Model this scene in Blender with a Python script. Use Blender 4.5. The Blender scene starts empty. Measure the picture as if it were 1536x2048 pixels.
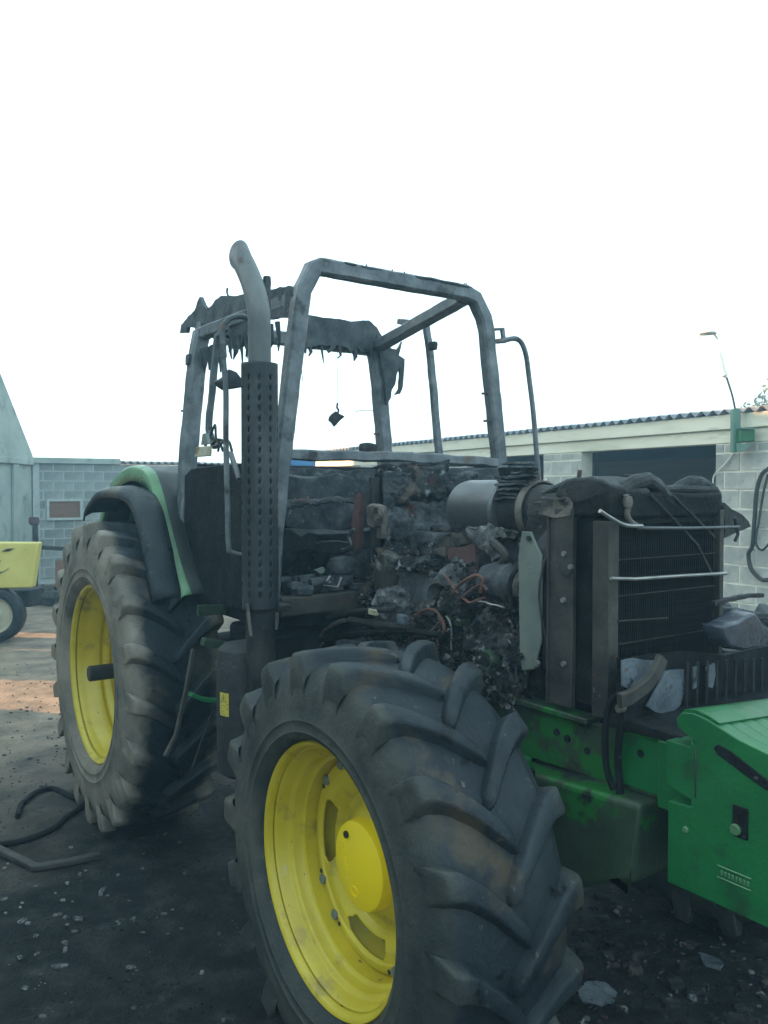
import bpy, math, random
from mathutils import Vector, Matrix, noise
R = math.radians
rnd = random.Random(7)
sc = bpy.context.scene
col = sc.collection

# ------------------------------------------------------------ camera, sky, sun, exposure
cam = bpy.data.cameras.new('camera')
cam_o = bpy.data.objects.new('camera', cam); col.objects.link(cam_o)
cam_o.location = (0, 0, 1.93); cam_o.rotation_euler = (R(90-1.47), 0, 0)
cam.sensor_fit = 'VERTICAL'; cam.sensor_height = 24; cam.lens = 19.22
cam.clip_start = .05; cam.clip_end = 2000
sc.camera = cam_o
SUN_EL, SUN_AZ = 16, 80            # degrees above the horizon, degrees left of straight ahead
world = bpy.data.worlds.new('World'); sc.world = world; world.use_nodes = True
wn = world.node_tree.nodes; wl = world.node_tree.links
bg = wn['Background']; bg.inputs['Strength'].default_value = .15
sky = wn.new('ShaderNodeTexSky'); sky.sky_type = 'NISHITA'; sky.sun_disc = False
sky.sun_elevation = R(SUN_EL); sky.sun_rotation = R(-SUN_AZ)
sky.air_density = 1.0; sky.dust_density = 3.5; sky.ozone_density = 1.6
# thin bright cloud over the whole sky, mixed evenly into the clear-sky model
veil = wn.new('ShaderNodeMix'); veil.data_type = 'RGBA'; veil.inputs[0].default_value = .80
veil.inputs[7].default_value = (2.62, 3.5, 3.72, 1)
wl.new(sky.outputs[0], veil.inputs[6]); wl.new(veil.outputs[2], bg.inputs[0])
sun = bpy.data.lights.new('sun', 'SUN'); sun.energy = 5; sun.angle = R(.6); sun.color = (1, .56, .26)
sun_o = bpy.data.objects.new('sun', sun); col.objects.link(sun_o)
to_sun = Vector((-math.sin(R(SUN_AZ))*math.cos(R(SUN_EL)), math.cos(R(SUN_AZ))*math.cos(R(SUN_EL)), math.sin(R(SUN_EL))))
sun_o.rotation_euler = to_sun.to_track_quat('Z', 'Y').to_euler(); sun_o.location = (-20, 12, 12)
vs = sc.view_settings; vs.view_transform = 'Standard'; vs.look = 'None'; vs.gamma = 1
vs.use_curve_mapping = False; vs.exposure = 2.0
sc.cycles.max_bounces = 6; sc.cycles.volume_bounces = 0

# ------------------------------------------------------------ materials
SPEC = {'charred_steel': .22, 'soot_black': .12, 'melted_plastic': .25, 'charred_heap': .15, 'burnt_insulation': .15, 'tyre_rubber': .24, 'tyre_rubber_front': .22, 'tyre_rubber_rear': .18, 'green_paint_scorched': .3, 'dark_cinder': .1, 'gravel_stone': .2, 'dark_interior': .1, 'rusty_dark_plate': .3, 'sooty_shield_steel': .3, 'grey_render': .1, 'concrete_block_sooty': .1, 'hazed_melted_plastic': .2, 'burnt_cab_frame': .4}
def mat(name, cols, scale=6, rough=.7, metal=0, bump=.3, bscale=40, spots=None, stretch=None, rvar=.12, spec=.5, detail=6, dust=None, vary=0):
    """noise-blended colours; spots = [(colour, scale, threshold, softness)] painted over them"""
    KB = {'lamp_white': 1, 'cement_mortar': 1.05, 'concrete_lintel': 1, 'fibre_cement_sheet': 1, 'concrete_block': 1, 'concrete_block_sooty': 1, 'grey_render': .82, 'cement_mortar_aged': 1, 'yellow_wheel_paint': .85, 'yellow_hub_paint': .95, 'faded_yellow_paint': .9}.get(name, .72)
    cols = [tuple(v*KB for v in c) for c in cols]; spots = [(tuple(v*KB for v in q[0]),)+tuple(q[1:]) for q in (spots or [])]
    m = bpy.data.materials.new(name); m.use_nodes = True
    nt = m.node_tree; N = nt.nodes; Lk = nt.links; b = N['Principled BSDF']
    tc = N.new('ShaderNodeTexCoord'); vec = tc.outputs['Object']
    if stretch:
        mp = N.new('ShaderNodeMapping'); mp.inputs['Scale'].default_value = stretch; Lk.new(vec, mp.inputs[0]); vec = mp.outputs[0]
    def nz(s, d=detail, seed=0):
        n = N.new('ShaderNodeTexNoise'); n.inputs['Scale'].default_value = s; n.inputs['Detail'].default_value = d
        n.inputs['Roughness'].default_value = .62
        if seed:
            mp = N.new('ShaderNodeMapping'); mp.inputs['Location'].default_value = (seed*3.1, seed*1.7, seed*5.3); Lk.new(vec, mp.inputs[0]); Lk.new(mp.outputs[0], n.inputs[0])
        else: Lk.new(vec, n.inputs[0])
        return n
    n = nz(scale); r = N.new('ShaderNodeValToRGB'); Lk.new(n.outputs[0], r.inputs[0])
    k = len(cols); e = r.color_ramp.elements
    while len(e) < k: e.new(.5)
    for i, c in enumerate(cols):
        e[i].position = .33+.36*i/max(1, k-1); e[i].color = (*c, 1)
    cur = r.outputs[0]
    for i, (c, s, th, sf) in enumerate(spots or []):
        q = nz(s, 8, i+1); mr = N.new('ShaderNodeMapRange'); mr.inputs[1].default_value = th; mr.inputs[2].default_value = th+sf
        Lk.new(q.outputs[0], mr.inputs[0]); mx = N.new('ShaderNodeMix'); mx.data_type = 'RGBA'
        Lk.new(mr.outputs[0], mx.inputs[0]); Lk.new(cur, mx.inputs[6]); mx.inputs[7].default_value = (*c, 1); cur = mx.outputs[2]
    if dust:      # dried mud towards the sidewalls: (colours, |y| start, |y| end)
        dr_ = N.new('ShaderNodeValToRGB'); Lk.new(nz(3.1, 7, 6).outputs[0], dr_.inputs[0]); ee = dr_.color_ramp.elements; ee.new(.5)
        for i, c in enumerate(dust[0]): ee[i].position = (.34,.50,.68)[i]; ee[i].color = (*[v*KB for v in c], 1)
        sx = N.new('ShaderNodeSeparateXYZ'); Lk.new(tc.outputs['Object'], sx.inputs[0])
        ab_ = N.new('ShaderNodeMath'); ab_.operation = 'ABSOLUTE'; Lk.new(sx.outputs[1], ab_.inputs[0])
        md = N.new('ShaderNodeMath'); md.operation = 'MULTIPLY_ADD'; Lk.new(nz(13, 6, 8).outputs[0], md.inputs[0]); md.inputs[1].default_value = .11; Lk.new(ab_.outputs[0], md.inputs[2])
        mr_ = N.new('ShaderNodeMapRange'); mr_.inputs[1].default_value = dust[1]+.055; mr_.inputs[2].default_value = dust[2]+.055; Lk.new(md.outputs[0], mr_.inputs[0])
        mx = N.new('ShaderNodeMix'); mx.data_type = 'RGBA'; Lk.new(mr_.outputs[0], mx.inputs[0]); Lk.new(cur, mx.inputs[6]); Lk.new(dr_.outputs[0], mx.inputs[7]); cur = mx.outputs[2]
    if vary:      # every block its own tone
        oi = N.new('ShaderNodeObjectInfo'); vr = N.new('ShaderNodeMapRange'); vr.inputs[3].default_value = 1-vary; vr.inputs[4].default_value = 1+vary*.6; Lk.new(oi.outputs['Random'], vr.inputs[0])
        vm = N.new('ShaderNodeVectorMath'); vm.operation = 'SCALE'; Lk.new(cur, vm.inputs[0]); Lk.new(vr.outputs[0], vm.inputs['Scale']); cur = vm.outputs[0]
    Lk.new(cur, b.inputs['Base Color']); b.inputs['Metallic'].default_value = metal
    b.inputs['Specular IOR Level'].default_value = SPEC.get(name, spec)
    rr = N.new('ShaderNodeMapRange'); rr.inputs[1].default_value = .3; rr.inputs[2].default_value = .7
    rr.inputs[3].default_value = max(.05, rough-rvar); rr.inputs[4].default_value = min(1, rough+rvar)
    Lk.new(nz(scale*2.3, 4, 9).outputs[0], rr.inputs[0]); Lk.new(rr.outputs[0], b.inputs['Roughness'])
    if bump:
        bp = N.new('ShaderNodeBump'); bp.inputs['Strength'].default_value = bump; bp.inputs['Distance'].default_value = .01
        Lk.new(nz(bscale, 5, 4).outputs[0], bp.inputs['Height']); Lk.new(bp.outputs[0], b.inputs['Normal'])
    return m
CH = (.018, .020, .022)
M = {
 'char': mat('charred_steel', [(.012,.014,.016), (.030,.032,.034), (.055,.052,.050)], 7, .6, .15, .5, 60, [((.10,.055,.035), 5, .60, .08), ((.20,.20,.20), 22, .66, .05)]),
 'soot': mat('soot_black', [(.006,.007,.009), (.014,.016,.018), (.028,.030,.032)], 9, .75, 0, .6, 70, [((.10,.11,.11), 30, .68, .05)]),
 'frame': mat('burnt_cab_frame', [(.085,.10,.115), (.155,.175,.19), (.25,.27,.285)], 9, .5, .3, .35, 50, [((.05,.052,.055), 7, .56, .10), ((.17,.10,.065), 5, .62, .08), ((.35,.36,.36), 25, .66, .05)]),
 'melt': mat('melted_plastic', [(.02,.022,.025), (.05,.052,.055)], 12, .65, 0, .7, 40, [((.13,.10,.09), 9, .64, .08)]),
 'meltgrey': mat('hazed_melted_plastic', [(.035,.042,.05), (.075,.088,.098), (.13,.145,.155)], 9, .65, 0, .7, 40, [((.13,.10,.09), 9, .64, .08)]),  # paler copy of melted plastic, haze veil put into its colour
 'rustdark': mat('rusty_dark_plate', [(.030,.031,.031), (.065,.062,.056), (.105,.095,.082)], 6, .6, .25, .35, 60, [((.16,.08,.04), 9, .62, .08), ((.22,.22,.20), 30, .68, .04)]),
 'tan': mat('heat_tanned_alloy', [(.08,.07,.06), (.17,.145,.125), (.24,.22,.20)], 8, .6, .3, .5, 60, [((.035,.035,.038), 9, .53, .08)]),
 'ash': mat('grey_ash', [(.035,.038,.042), (.10,.105,.11), (.27,.28,.285)], 18, .9, 0, .9, 60, [((.05,.05,.05), 20, .58, .08)]),
 'insul': mat('burnt_insulation', [(.03,.033,.038), (.075,.08,.09), (.16,.17,.18)], 9, .85, 0, 1, 45, [((.30,.30,.31), 16, .63, .07), ((.10,.05,.045), 7, .62, .07)]),
 'steel': mat('scorched_bare_steel', [(.13,.14,.15), (.22,.225,.23)], 3, .38, .6, .12, 80, [((.30,.22,.16), 3, .62, .15), ((.05,.05,.05), 10, .64, .1)]),
 'stack': mat('scorched_stack_steel', [(.07,.08,.085), (.12,.13,.135), (.19,.20,.20)], 4, .5, .3, .35, 70, [((.30,.16,.08), 5, .64, .10), ((.04,.035,.03), 9, .60, .1)], stretch=(1,1,.35)),
 'shield': mat('sooty_shield_steel', [(.018,.022,.028), (.04,.046,.052), (.075,.08,.085)], 5, .55, .3, .35, 70, [((.24,.12,.06), 4, .63, .08)], stretch=(1,1,.35)),
 'pile': mat('charred_heap', [(.010,.012,.014), (.03,.033,.036), (.085,.088,.09)], 12, .85, 0, 1, 55, [((.16,.13,.11), 4, .57, .08), ((.12,.055,.045), 7, .60, .06), ((.26,.27,.28), 17, .60, .05), ((.012,.012,.014), 9, .57, .06), ((.42,.43,.43), 42, .68, .03)]),
 'paleplate': mat('scorched_pale_plate', [(.14,.17,.15), (.24,.27,.24)], 5, .55, .2, .2, 60, [((.08,.07,.05), 9, .60, .1)]),
 'rodm': mat('bright_rod_steel', [(.25,.25,.24), (.45,.44,.42)], 10, .4, .7, .1, 60),
 'copper': mat('bare_copper_wire', [(.13,.06,.045), (.26,.12,.09)], 12, .55, .4, .2, 60),
 'redhot': mat('red_scorched_metal', [(.09,.045,.045), (.15,.075,.07)], 9, .8, 0, .5, 50, [((.06,.05,.05), 12, .55, .1)]),
 'rubber': mat('tyre_rubber', [(.012,.018,.024), (.024,.032,.040), (.044,.054,.062)], 3, .50, 0, .5, 45, [((.085,.068,.048), 4, .55, .10), ((.13,.12,.10), 26, .64, .06), ((.008,.010,.012), 11, .60, .05)], rvar=.15),
 'tyre_f': mat('tyre_rubber_front', [(.012,.018,.024), (.024,.032,.040), (.044,.054,.062)], 3, .52, 0, .5, 45, [((.085,.068,.048), 4, .55, .10), ((.13,.12,.10), 26, .64, .06), ((.008,.010,.012), 11, .60, .05)], rvar=.15, dust=([(.030,.038,.038), (.070,.074,.066), (.12,.115,.098)], .175, .235)),
 'tyre_r': mat('tyre_rubber_rear', [(.010,.015,.020), (.020,.028,.034), (.040,.048,.055)], 3, .52, 0, .5, 45, [((.085,.068,.048), 4, .57, .10), ((.008,.010,.012), 11, .60, .05)], rvar=.15, dust=([(.10,.10,.09), (.24,.21,.17), (.34,.30,.25)], .155, .215)),
 'yellow': mat('yellow_wheel_paint', [(.50,.375,.016), (.68,.53,.032)], 3, .36, 0, .1, 60, [((.26,.19,.05), 5, .58, .14), ((.09,.05,.02), 24, .66, .04), ((.55,.50,.30), 11, .64, .12)], rvar=.08),
 'yellow_hub': mat('yellow_hub_paint', [(.84,.60,.005), (.90,.66,.008)], 3, .38, 0, .05, 60, [((.35,.28,.03), 24, .71, .03)], rvar=.06),
 'green': mat('green_paint', [(.006,.12,.03), (.012,.20,.055)], 3, .42, 0, .25, 90, [((.02,.045,.025), 5, .58, .14), ((.10,.16,.11), 60, .68, .04), ((.012,.014,.013), 13, .67, .06)], rvar=.08),
 'greenburnt': mat('green_paint_scorched', [(.03,.045,.03), (.045,.075,.045), (.06,.09,.05)], 5, .45, .1, .25, 60, [((.02,.17,.03), 4, .56, .05), ((.015,.015,.017), 6, .60, .06), ((.15,.13,.09), 18, .66, .06)]),
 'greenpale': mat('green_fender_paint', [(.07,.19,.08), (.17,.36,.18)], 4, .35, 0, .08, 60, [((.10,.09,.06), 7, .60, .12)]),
 'block': mat('concrete_block', [(.30,.30,.28), (.42,.42,.385), (.52,.51,.46)], 5, .92, 0, .6, 90, [((.17,.17,.165), 12, .60, .1), ((.55,.53,.47), 3, .62, .1)], spec=.2, vary=.22),
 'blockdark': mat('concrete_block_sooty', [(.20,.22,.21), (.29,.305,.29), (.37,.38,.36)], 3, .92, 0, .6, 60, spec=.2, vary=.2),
 'mortar': mat('cement_mortar', [(.58,.56,.48), (.74,.71,.62)], 9, .95, 0, .7, 120, spec=.2),
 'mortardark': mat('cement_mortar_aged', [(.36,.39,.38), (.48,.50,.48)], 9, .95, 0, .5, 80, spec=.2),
 'lintel': mat('concrete_lintel', [(.56,.54,.43), (.70,.67,.55), (.76,.73,.62)], 2.5, .85, 0, .25, 70, [((.36,.35,.29), 4, .60, .12), ((.75,.72,.66), 9, .66, .05)], stretch=(.3,1,1.5), spec=.2),
 'plaster': mat('grey_render', [(.32,.37,.34), (.42,.47,.43), (.50,.54,.49)], 1.4, .9, 0, .25, 40, [((.17,.19,.18), 2, .58, .15)], spec=.2),
 'fibro': mat('fibre_cement_sheet', [(.17,.18,.20), (.26,.28,.31)], 3, .8, 0, .2, 60, [((.40,.42,.45), 12, .62, .1)], spec=.3),
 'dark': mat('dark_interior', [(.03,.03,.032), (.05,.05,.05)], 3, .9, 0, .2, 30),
 'brown': mat('red_brown_boards', [(.22,.11,.065), (.34,.17,.10)], 2, .85, 0, .3, 30, stretch=(.3,1,5)),
 'lampgreen': mat('lamp_post_green', [(.10,.22,.16), (.16,.30,.23)], 5, .5, 0, .1, 60),
 'white': mat('lamp_white', [(.70,.70,.64), (.80,.80,.76)], 4, .4, 0, .05, 40),
 'blue': mat('blue_sheet', [(.04,.20,.48), (.07,.28,.58)], 3, .5, 0, .1, 30),
 'cream': mat('cream_paint', [(.50,.46,.32), (.62,.57,.42)], 5, .5, 0, .15, 50, [((.22,.15,.08), 8, .60, .08)]),
 'oldyellow': mat('faded_yellow_paint', [(.60,.52,.12), (.74,.64,.20)], 2.5, .5, 0, .12, 50, [((.30,.24,.08), 5, .64, .08)]),
 'sticker': mat('yellow_sticker', [(.62,.50,.06), (.70,.58,.10)], 20, .5, 0, .05, 60),
 'ink': mat('black_print', [(.02,.02,.02), (.03,.03,.03)], 20, .6, 0, 0),
 'bluestain': mat('blue_print', [(.05,.14,.22), (.07,.18,.28)], 20, .6, 0, 0),
 'stone': mat('gravel_stone', [(.05,.055,.06), (.13,.135,.14), (.34,.34,.32)], 1.7, .75, 0, .5, 60, detail=1),
 'foil': mat('crumpled_foil', [(.10,.125,.15), (.22,.26,.30)], 14, .5, .3, .5, 40, [((.03,.035,.04), 16, .55, .08), ((.16,.09,.05), 9, .64, .06)]),
 'cinder': mat('dark_cinder', [(.012,.015,.017), (.04,.043,.043), (.09,.09,.085)], 1.5, .75, 0, .3, 60, detail=1),
 'glassy': mat('smoked_lamp_glass', [(.03,.035,.05), (.07,.08,.11)], 5, .25, 0, .2, 40, [((.25,.30,.33), 5, .60, .2)]),
 'sootgreen': mat('sooty_fender_top', [(.012,.018,.018), (.03,.038,.036), (.055,.065,.058)], 3, .5, 0, .3, 50, [((.03,.10,.04), 3, .60, .1)]),
 'leaf': mat('leaf_green', [(.07,.09,.04), (.12,.14,.06)], 3, .7, 0, .2, 30),
 'bark': mat('bark', [(.08,.07,.05), (.14,.12,.09)], 6, .9, 0, .5, 40),
}

# ------------------------------------------------------------ mesh helpers
class MB:
    def __init__(s): s.v = []; s.f = []
    def add(s, vs_, fs):
        o = len(s.v); s.v += [tuple(p) for p in vs_]; s.f += [tuple(i+o for i in f) for f in fs]; return s
    def box(s, c, d, rot=None):
        x, y, z = d[0]/2, d[1]/2, d[2]/2
        P = [Vector(p) for p in ((-x,-y,-z),(x,-y,-z),(x,y,-z),(-x,y,-z),(-x,-y,z),(x,-y,z),(x,y,z),(-x,y,z))]
        if rot:
            from mathutils import Euler
            m = Euler(rot).to_matrix(); P = [m @ p for p in P]
        return s.add([p+Vector(c) for p in P], [(0,3,2,1),(4,5,6,7),(0,1,5,4),(1,2,6,5),(2,3,7,6),(3,0,4,7)])
    def b(s, x0, x1, y0, y1, z0, z1): return s.box(((x0+x1)/2,(y0+y1)/2,(z0+z1)/2), (abs(x1-x0),abs(y1-y0),abs(z1-z0)))
    def sweep(s, path, prof, up=(0,0,1), cap=True, scales=None):
        """closed 2D profile [(a,b)] swept along path; a = side, b = up"""
        P = [Vector(p) for p in path]; n = len(P); k = len(prof); vs_ = []
        u = Vector(up); prev = None
        for i, p in enumerate(P):
            t = (P[min(i+1,n-1)]-P[max(i-1,0)]).normalized()
            if prev is None:
                a = t.cross(u)
                if a.length < 1e-3: a = t.cross(Vector((1,0,0)))
                a.normalize()
            else:
                a = prev-t*prev.dot(t); a.normalize()
            prev = a; bb = a.cross(t)
            sc_ = scales[i] if scales else 1
            vs_ += [p+a*(q[0]*sc_)+bb*(q[1]*sc_) for q in prof]
        fs = [(i*k+j, i*k+(j+1)%k, (i+1)*k+(j+1)%k, (i+1)*k+j) for i in range(n-1) for j in range(k)]
        if cap: fs += [tuple(range(k)), tuple(reversed(range((n-1)*k, n*k)))]
        return s.add(vs_, fs)
    def tube(s, path, r, n=10, scales=None):
        return s.sweep(path, [(r*math.cos(2*math.pi*i/n), r*math.sin(2*math.pi*i/n)) for i in range(n)], scales=scales)
    def bar(s, path, w, h, up=(0,0,1), ch=.15):
        a, b_ = w/2, h/2; c = min(a,b_)*ch*2
        return s.sweep(path, [(-a,-b_+c),(-a+c,-b_),(a-c,-b_),(a,-b_+c),(a,b_-c),(a-c,b_),(-a+c,b_),(-a,b_-c)], up=up)
    def lathe(s, prof, axis, c=(0,0,0), n=48, closed=False, a0=0, a1=2*math.pi):
        """prof [(along, radius)] around axis 0/1/2 through c"""
        full = abs(a1-a0-2*math.pi) < 1e-6; m = n if full else n+1; k = len(prof); vs_ = []
        for i in range(m):
            t = a0+(a1-a0)*i/n; ct, st = math.cos(t), math.sin(t)
            for (h, r) in prof:
                p = {0: (h, r*ct, r*st), 1: (r*ct, h, r*st), 2: (r*ct, r*st, h)}[axis]
                vs_.append((p[0]+c[0], p[1]+c[1], p[2]+c[2]))
        kk = k if closed else k-1
        fs = [(i*k+j, ((i+1)%m)*k+j, ((i+1)%m)*k+(j+1)%k, i*k+(j+1)%k) for i in range(n) for j in range(kk)]
        return s.add(vs_, fs)
    def plate(s, pts, nrm, th):
        """outline (3D, coplanar) given thickness th along nrm (centred)"""
        n = len(pts); d = Vector(nrm).normalized()*th/2
        a = [Vector(p)+d for p in pts]; b_ = [Vector(p)-d for p in pts]
        return s.add(a+b_, [tuple(range(n)), tuple(reversed(range(n,2*n)))]+[(i,i+n,(i+1)%n+n,(i+1)%n) for i in range(n)])
    def lump(s, c, d, seed=0, amp=.25, sub=3, freq=2.5):
        import itertools
        g = 2**sub; vs_ = {}; fs = []
        def vid(ix, iy, iz):
            k = (ix,iy,iz)
            if k not in vs_:
                p = Vector((ix/g*2-1, iy/g*2-1, iz/g*2-1)); q = p.lerp(p.normalized()*1.15, .45)
                q = Vector((q.x*d[0]/2, q.y*d[1]/2, q.z*d[2]/2))
                w = q+Vector(c)
                nn = noise.noise_vector(w*freq*4+Vector((seed*7.3,seed,0)))*.5+noise.noise_vector(w*freq*11+Vector((seed,0,3)))*.35
                q = q+Vector((nn.x*d[0],nn.y*d[1],nn.z*d[2]))*amp
                vs_[k] = (len(vs_), q+Vector(c))
            return vs_[k][0]
        for a in range(g):
            for b_ in range(g):
                for q in (0, g):
                    f1 = [(q,a,b_),(q,a+1,b_),(q,a+1,b_+1),(q,a,b_+1)]; f2 = [(a,q,b_),(a,q,b_+1),(a+1,q,b_+1),(a+1,q,b_)]; f3 = [(a,b_,q),(a+1,b_,q),(a+1,b_+1,q),(a,b_+1,q)]
                    for f in (f1,f2,f3): fs.append(tuple(vid(*k) for k in (f if q else reversed(f))))
        return s.add([v[1] for v in sorted(vs_.values(), key=lambda t: t[0])], fs)
    def build(s, name, m, parent=None, smooth=30, bevel=0, loc=None, solid=0, disp=0, dfreq=8, sub=0, seed=0):
        me = bpy.data.meshes.new(name); me.from_pydata(s.v, [], s.f); me.validate(); 
        me.materials.append(M[m] if isinstance(m, str) else m)
        o = bpy.data.objects.new(name, me); col.objects.link(o)
        if parent: o.parent = parent
        if loc: o.location = loc
        import bmesh
        bm = bmesh.new(); bm.from_mesh(me); bmesh.ops.recalc_face_normals(bm, faces=bm.faces)
        if sub:
            bmesh.ops.triangulate(bm, faces=[f for f in bm.faces if len(f.verts) > 4])
            bmesh.ops.subdivide_edges(bm, edges=bm.edges, cuts=sub, use_grid_fill=True)
        if disp:
            for v in bm.verts:
                w = v.co*dfreq+Vector((seed*5.1, 0, seed))
                v.co += (noise.noise_vector(w)+noise.noise_vector(w*2.7)*.5)*disp
        bm.to_mesh(me); bm.free()
        if smooth:
            me.shade_smooth(); me.set_sharp_from_angle(angle=R(smooth))
        if solid:
            q = o.modifiers.new('solid', 'SOLIDIFY'); q.thickness = solid; q.offset = 0
        if bevel:
            q = o.modifiers.new('bevel', 'BEVEL'); q.width = bevel; q.segments = 2 if bevel < .014 else 3; q.limit_method = 'ANGLE'; q.angle_limit = R(35)
        return o
def bez(pts, n=6):
    """Catmull-Rom through pts"""
    P = [Vector(p) for p in pts]; P = [2*P[0]-P[1]]+P+[2*P[-1]-P[-2]]; out = []
    for i in range(1, len(P)-2):
        a, b_, c, d = P[i-1:i+3]
        for k in range(n):
            t = k/n; out.append(.5*((2*b_)+(c-a)*t+(2*a-5*b_+4*c-d)*t*t+(3*b_-a-3*c+d)*t**3))
    out.append(P[-2]); return out
def ragged(pts, amp=.006, step=.03, seed=0):
    out = []; n = len(pts)
    for i in range(n):
        a, b_ = Vector(pts[i]), Vector(pts[(i+1)%n]); m = max(1, int((b_-a).length/step))
        for k in range(m):
            p = a.lerp(b_, k/m)
            if k: 
                q = noise.noise_vector(p*30+Vector((seed,0,0)))*amp; dn = (b_-a).normalized(); q -= dn*q.dot(dn)*.5; p = p+q
            out.append(p)
    return out
def flat(pts, ax, v): return [tuple(v if i == ax else c for i, c in enumerate(p)) for p in pts]
def empty(name, loc, rz=0, label=None, cat=None, group=None, parent=None):
    o = bpy.data.objects.new(name, None); col.objects.link(o); o.location = loc; o.rotation_euler = (0,0,rz)
    o.empty_display_size = .2
    if parent: o.parent = parent
    return tag(o, label, cat, group)
def tag(o, label=None, cat=None, group=None, kind=None):
    if label: o['label'] = label
    if cat: o['category'] = cat
    if group: o['group'] = group
    if kind: o['kind'] = kind
    return o
def share(src, loc, rot=None, parent=None, scale=None):
    o = src.copy(); col.objects.link(o); o.location = loc
    if rot: o.rotation_euler = rot
    if scale: o.scale = scale
    o.parent = parent if parent else src.parent
    return o

# ------------------------------------------------------------ ground
def ground():
    m = bpy.data.materials.new('yard_dirt'); m.use_nodes = True; nt = m.node_tree; N = nt.nodes; Lk = nt.links; b = N['Principled BSDF']
    tc = N.new('ShaderNodeTexCoord'); vec = tc.outputs['Object']
    def nz(s, d=8, r=.6):
        n = N.new('ShaderNodeTexNoise'); n.inputs['Scale'].default_value = s; n.inputs['Detail'].default_value = d; n.inputs['Roughness'].default_value = r; Lk.new(vec, n.inputs[0]); return n.outputs[0]
    def ramp(src, stops):
        r = N.new('ShaderNodeValToRGB'); Lk.new(src, r.inputs[0]); e = r.color_ramp.elements
        while len(e) < len(stops): e.new(.5)
        for i, (p, c) in enumerate(stops): e[i].position = p; e[i].color = (*c, 1)
        return r.outputs[0]
    def mix(f, a, c):
        x = N.new('ShaderNodeMix'); x.data_type = 'RGBA'; Lk.new(f, x.inputs[0]); Lk.new(a, x.inputs[6]); Lk.new(c, x.inputs[7]); return x.outputs[2]
    def mth(op, a, c):
        x = N.new('ShaderNodeMath'); x.operation = op
        for i, q in enumerate((a, c)):
            if isinstance(q, (int, float)): x.inputs[i].default_value = q
            else: Lk.new(q, x.inputs[i])
        return x.outputs[0]
    dirt = ramp(nz(3), [(.3,(.13,.115,.095)), (.5,(.27,.215,.165)), (.72,(.40,.315,.235))])
    burnt = ramp(nz(7), [(.3,(.006,.008,.009)), (.5,(.015,.018,.019)), (.62,(.034,.036,.035)), (.78,(.065,.065,.06))])
    # soaked and burnt patch: distance from the tractor, broken up by noise
    sep = N.new('ShaderNodeVectorMath'); sep.operation = 'DISTANCE'; Lk.new(vec, sep.inputs[0]); sep.inputs[1].default_value = (.9, 2.6, 0)
    d = mth('ADD', sep.outputs[1], mth('MULTIPLY', mth('SUBTRACT', nz(.9, 6), .5), 3.2))
    mr = N.new('ShaderNodeMapRange'); mr.inputs[1].default_value = 3.2; mr.inputs[2].default_value = 5.7; Lk.new(d, mr.inputs[0])
    base = mix(mr.outputs[0], burnt, dirt)
    chips = N.new('ShaderNodeTexVoronoi'); chips.inputs['Scale'].default_value = 38; chips.inputs['Randomness'].default_value = 1; Lk.new(vec, chips.inputs[0])
    cm = N.new('ShaderNodeMapRange'); cm.inputs[1].default_value = .16; cm.inputs[2].default_value = .10; Lk.new(chips.outputs['Distance'], cm.inputs[0])
    rar = N.new('ShaderNodeMapRange'); rar.inputs[1].default_value = .60; rar.inputs[2].default_value = .66; Lk.new(nz(2.3, 3), rar.inputs[0])
    ashp = N.new('ShaderNodeMapRange'); ashp.inputs[1].default_value = .60; ashp.inputs[2].default_value = .72; Lk.new(nz(4.3, 9, .72), ashp.inputs[0])
    base = mix(mth('MULTIPLY', ashp.outputs[0], .55), base, ramp(nz(30, 3), [(.3,(.03,.034,.036)), (.7,(.17,.18,.18))]))
    chipcol = ramp(nz(21, 2), [(.3,(.12,.12,.12)), (.7,(.40,.40,.37))])
    base = mix(mth('MULTIPLY', cm.outputs[0], rar.outputs[0]), base, chipcol)
    b.inputs['Specular IOR Level'].default_value = .16
    Lk.new(base, b.inputs['Base Color'])
    rg = N.new('ShaderNodeMapRange'); rg.inputs[1].default_value = .35; rg.inputs[2].default_value = .65; rg.inputs[3].default_value = .55; rg.inputs[4].default_value = .9; Lk.new(nz(1.7), rg.inputs[0]); Lk.new(rg.outputs[0], b.inputs['Roughness'])
    bp = N.new('ShaderNodeBump'); bp.inputs['Strength'].default_value = 1; bp.inputs['Distance'].default_value = .05
    h = mth('ADD', nz(9, 10, .7), mth('MULTIPLY', nz(45, 4), .5)); Lk.new(h, bp.inputs['Height']); Lk.new(bp.outputs[0], b.inputs['Normal'])
    # near yard as an undulating grid, far land as flat rings, one mesh
    mb = MB(); x0, x1, y0, y1, st = -9, 7, -1, 15, .1
    nx, ny = int((x1-x0)/st), int((y1-y0)/st)
    def hh(x, y):
        e = min(1, max(0, min(x-x0, x1-x, y-y0, y1-y)/1.5)); p = Vector((x, y, 0))
        return e*(noise.noise(p*.9)*.022+noise.noise(p*3.1)*.010+noise.noise(p*9)*.005)
    vs_ = [(x0+i*st, y0+j*st, hh(x0+i*st, y0+j*st)) for j in range(ny+1) for i in range(nx+1)]
    mb.add(vs_, [(j*(nx+1)+i, j*(nx+1)+i+1, (j+1)*(nx+1)+i+1, (j+1)*(nx+1)+i) for j in range(ny) for i in range(nx)])
    Bq = 900; c = [(x0,y0,0),(x1,y0,0),(x1,y1,0),(x0,y1,0)]; o = [(-Bq,-Bq,0),(Bq,-Bq,0),(Bq,Bq,0),(-Bq,Bq,0)]
    mb.add(c+o, [(4,5,1,0),(5,6,2,1),(6,7,3,2),(7,4,0,3)])
    g = mb.build('ground', m, smooth=60); tag(g, kind='structure'); return hh
hh = ground()

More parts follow.
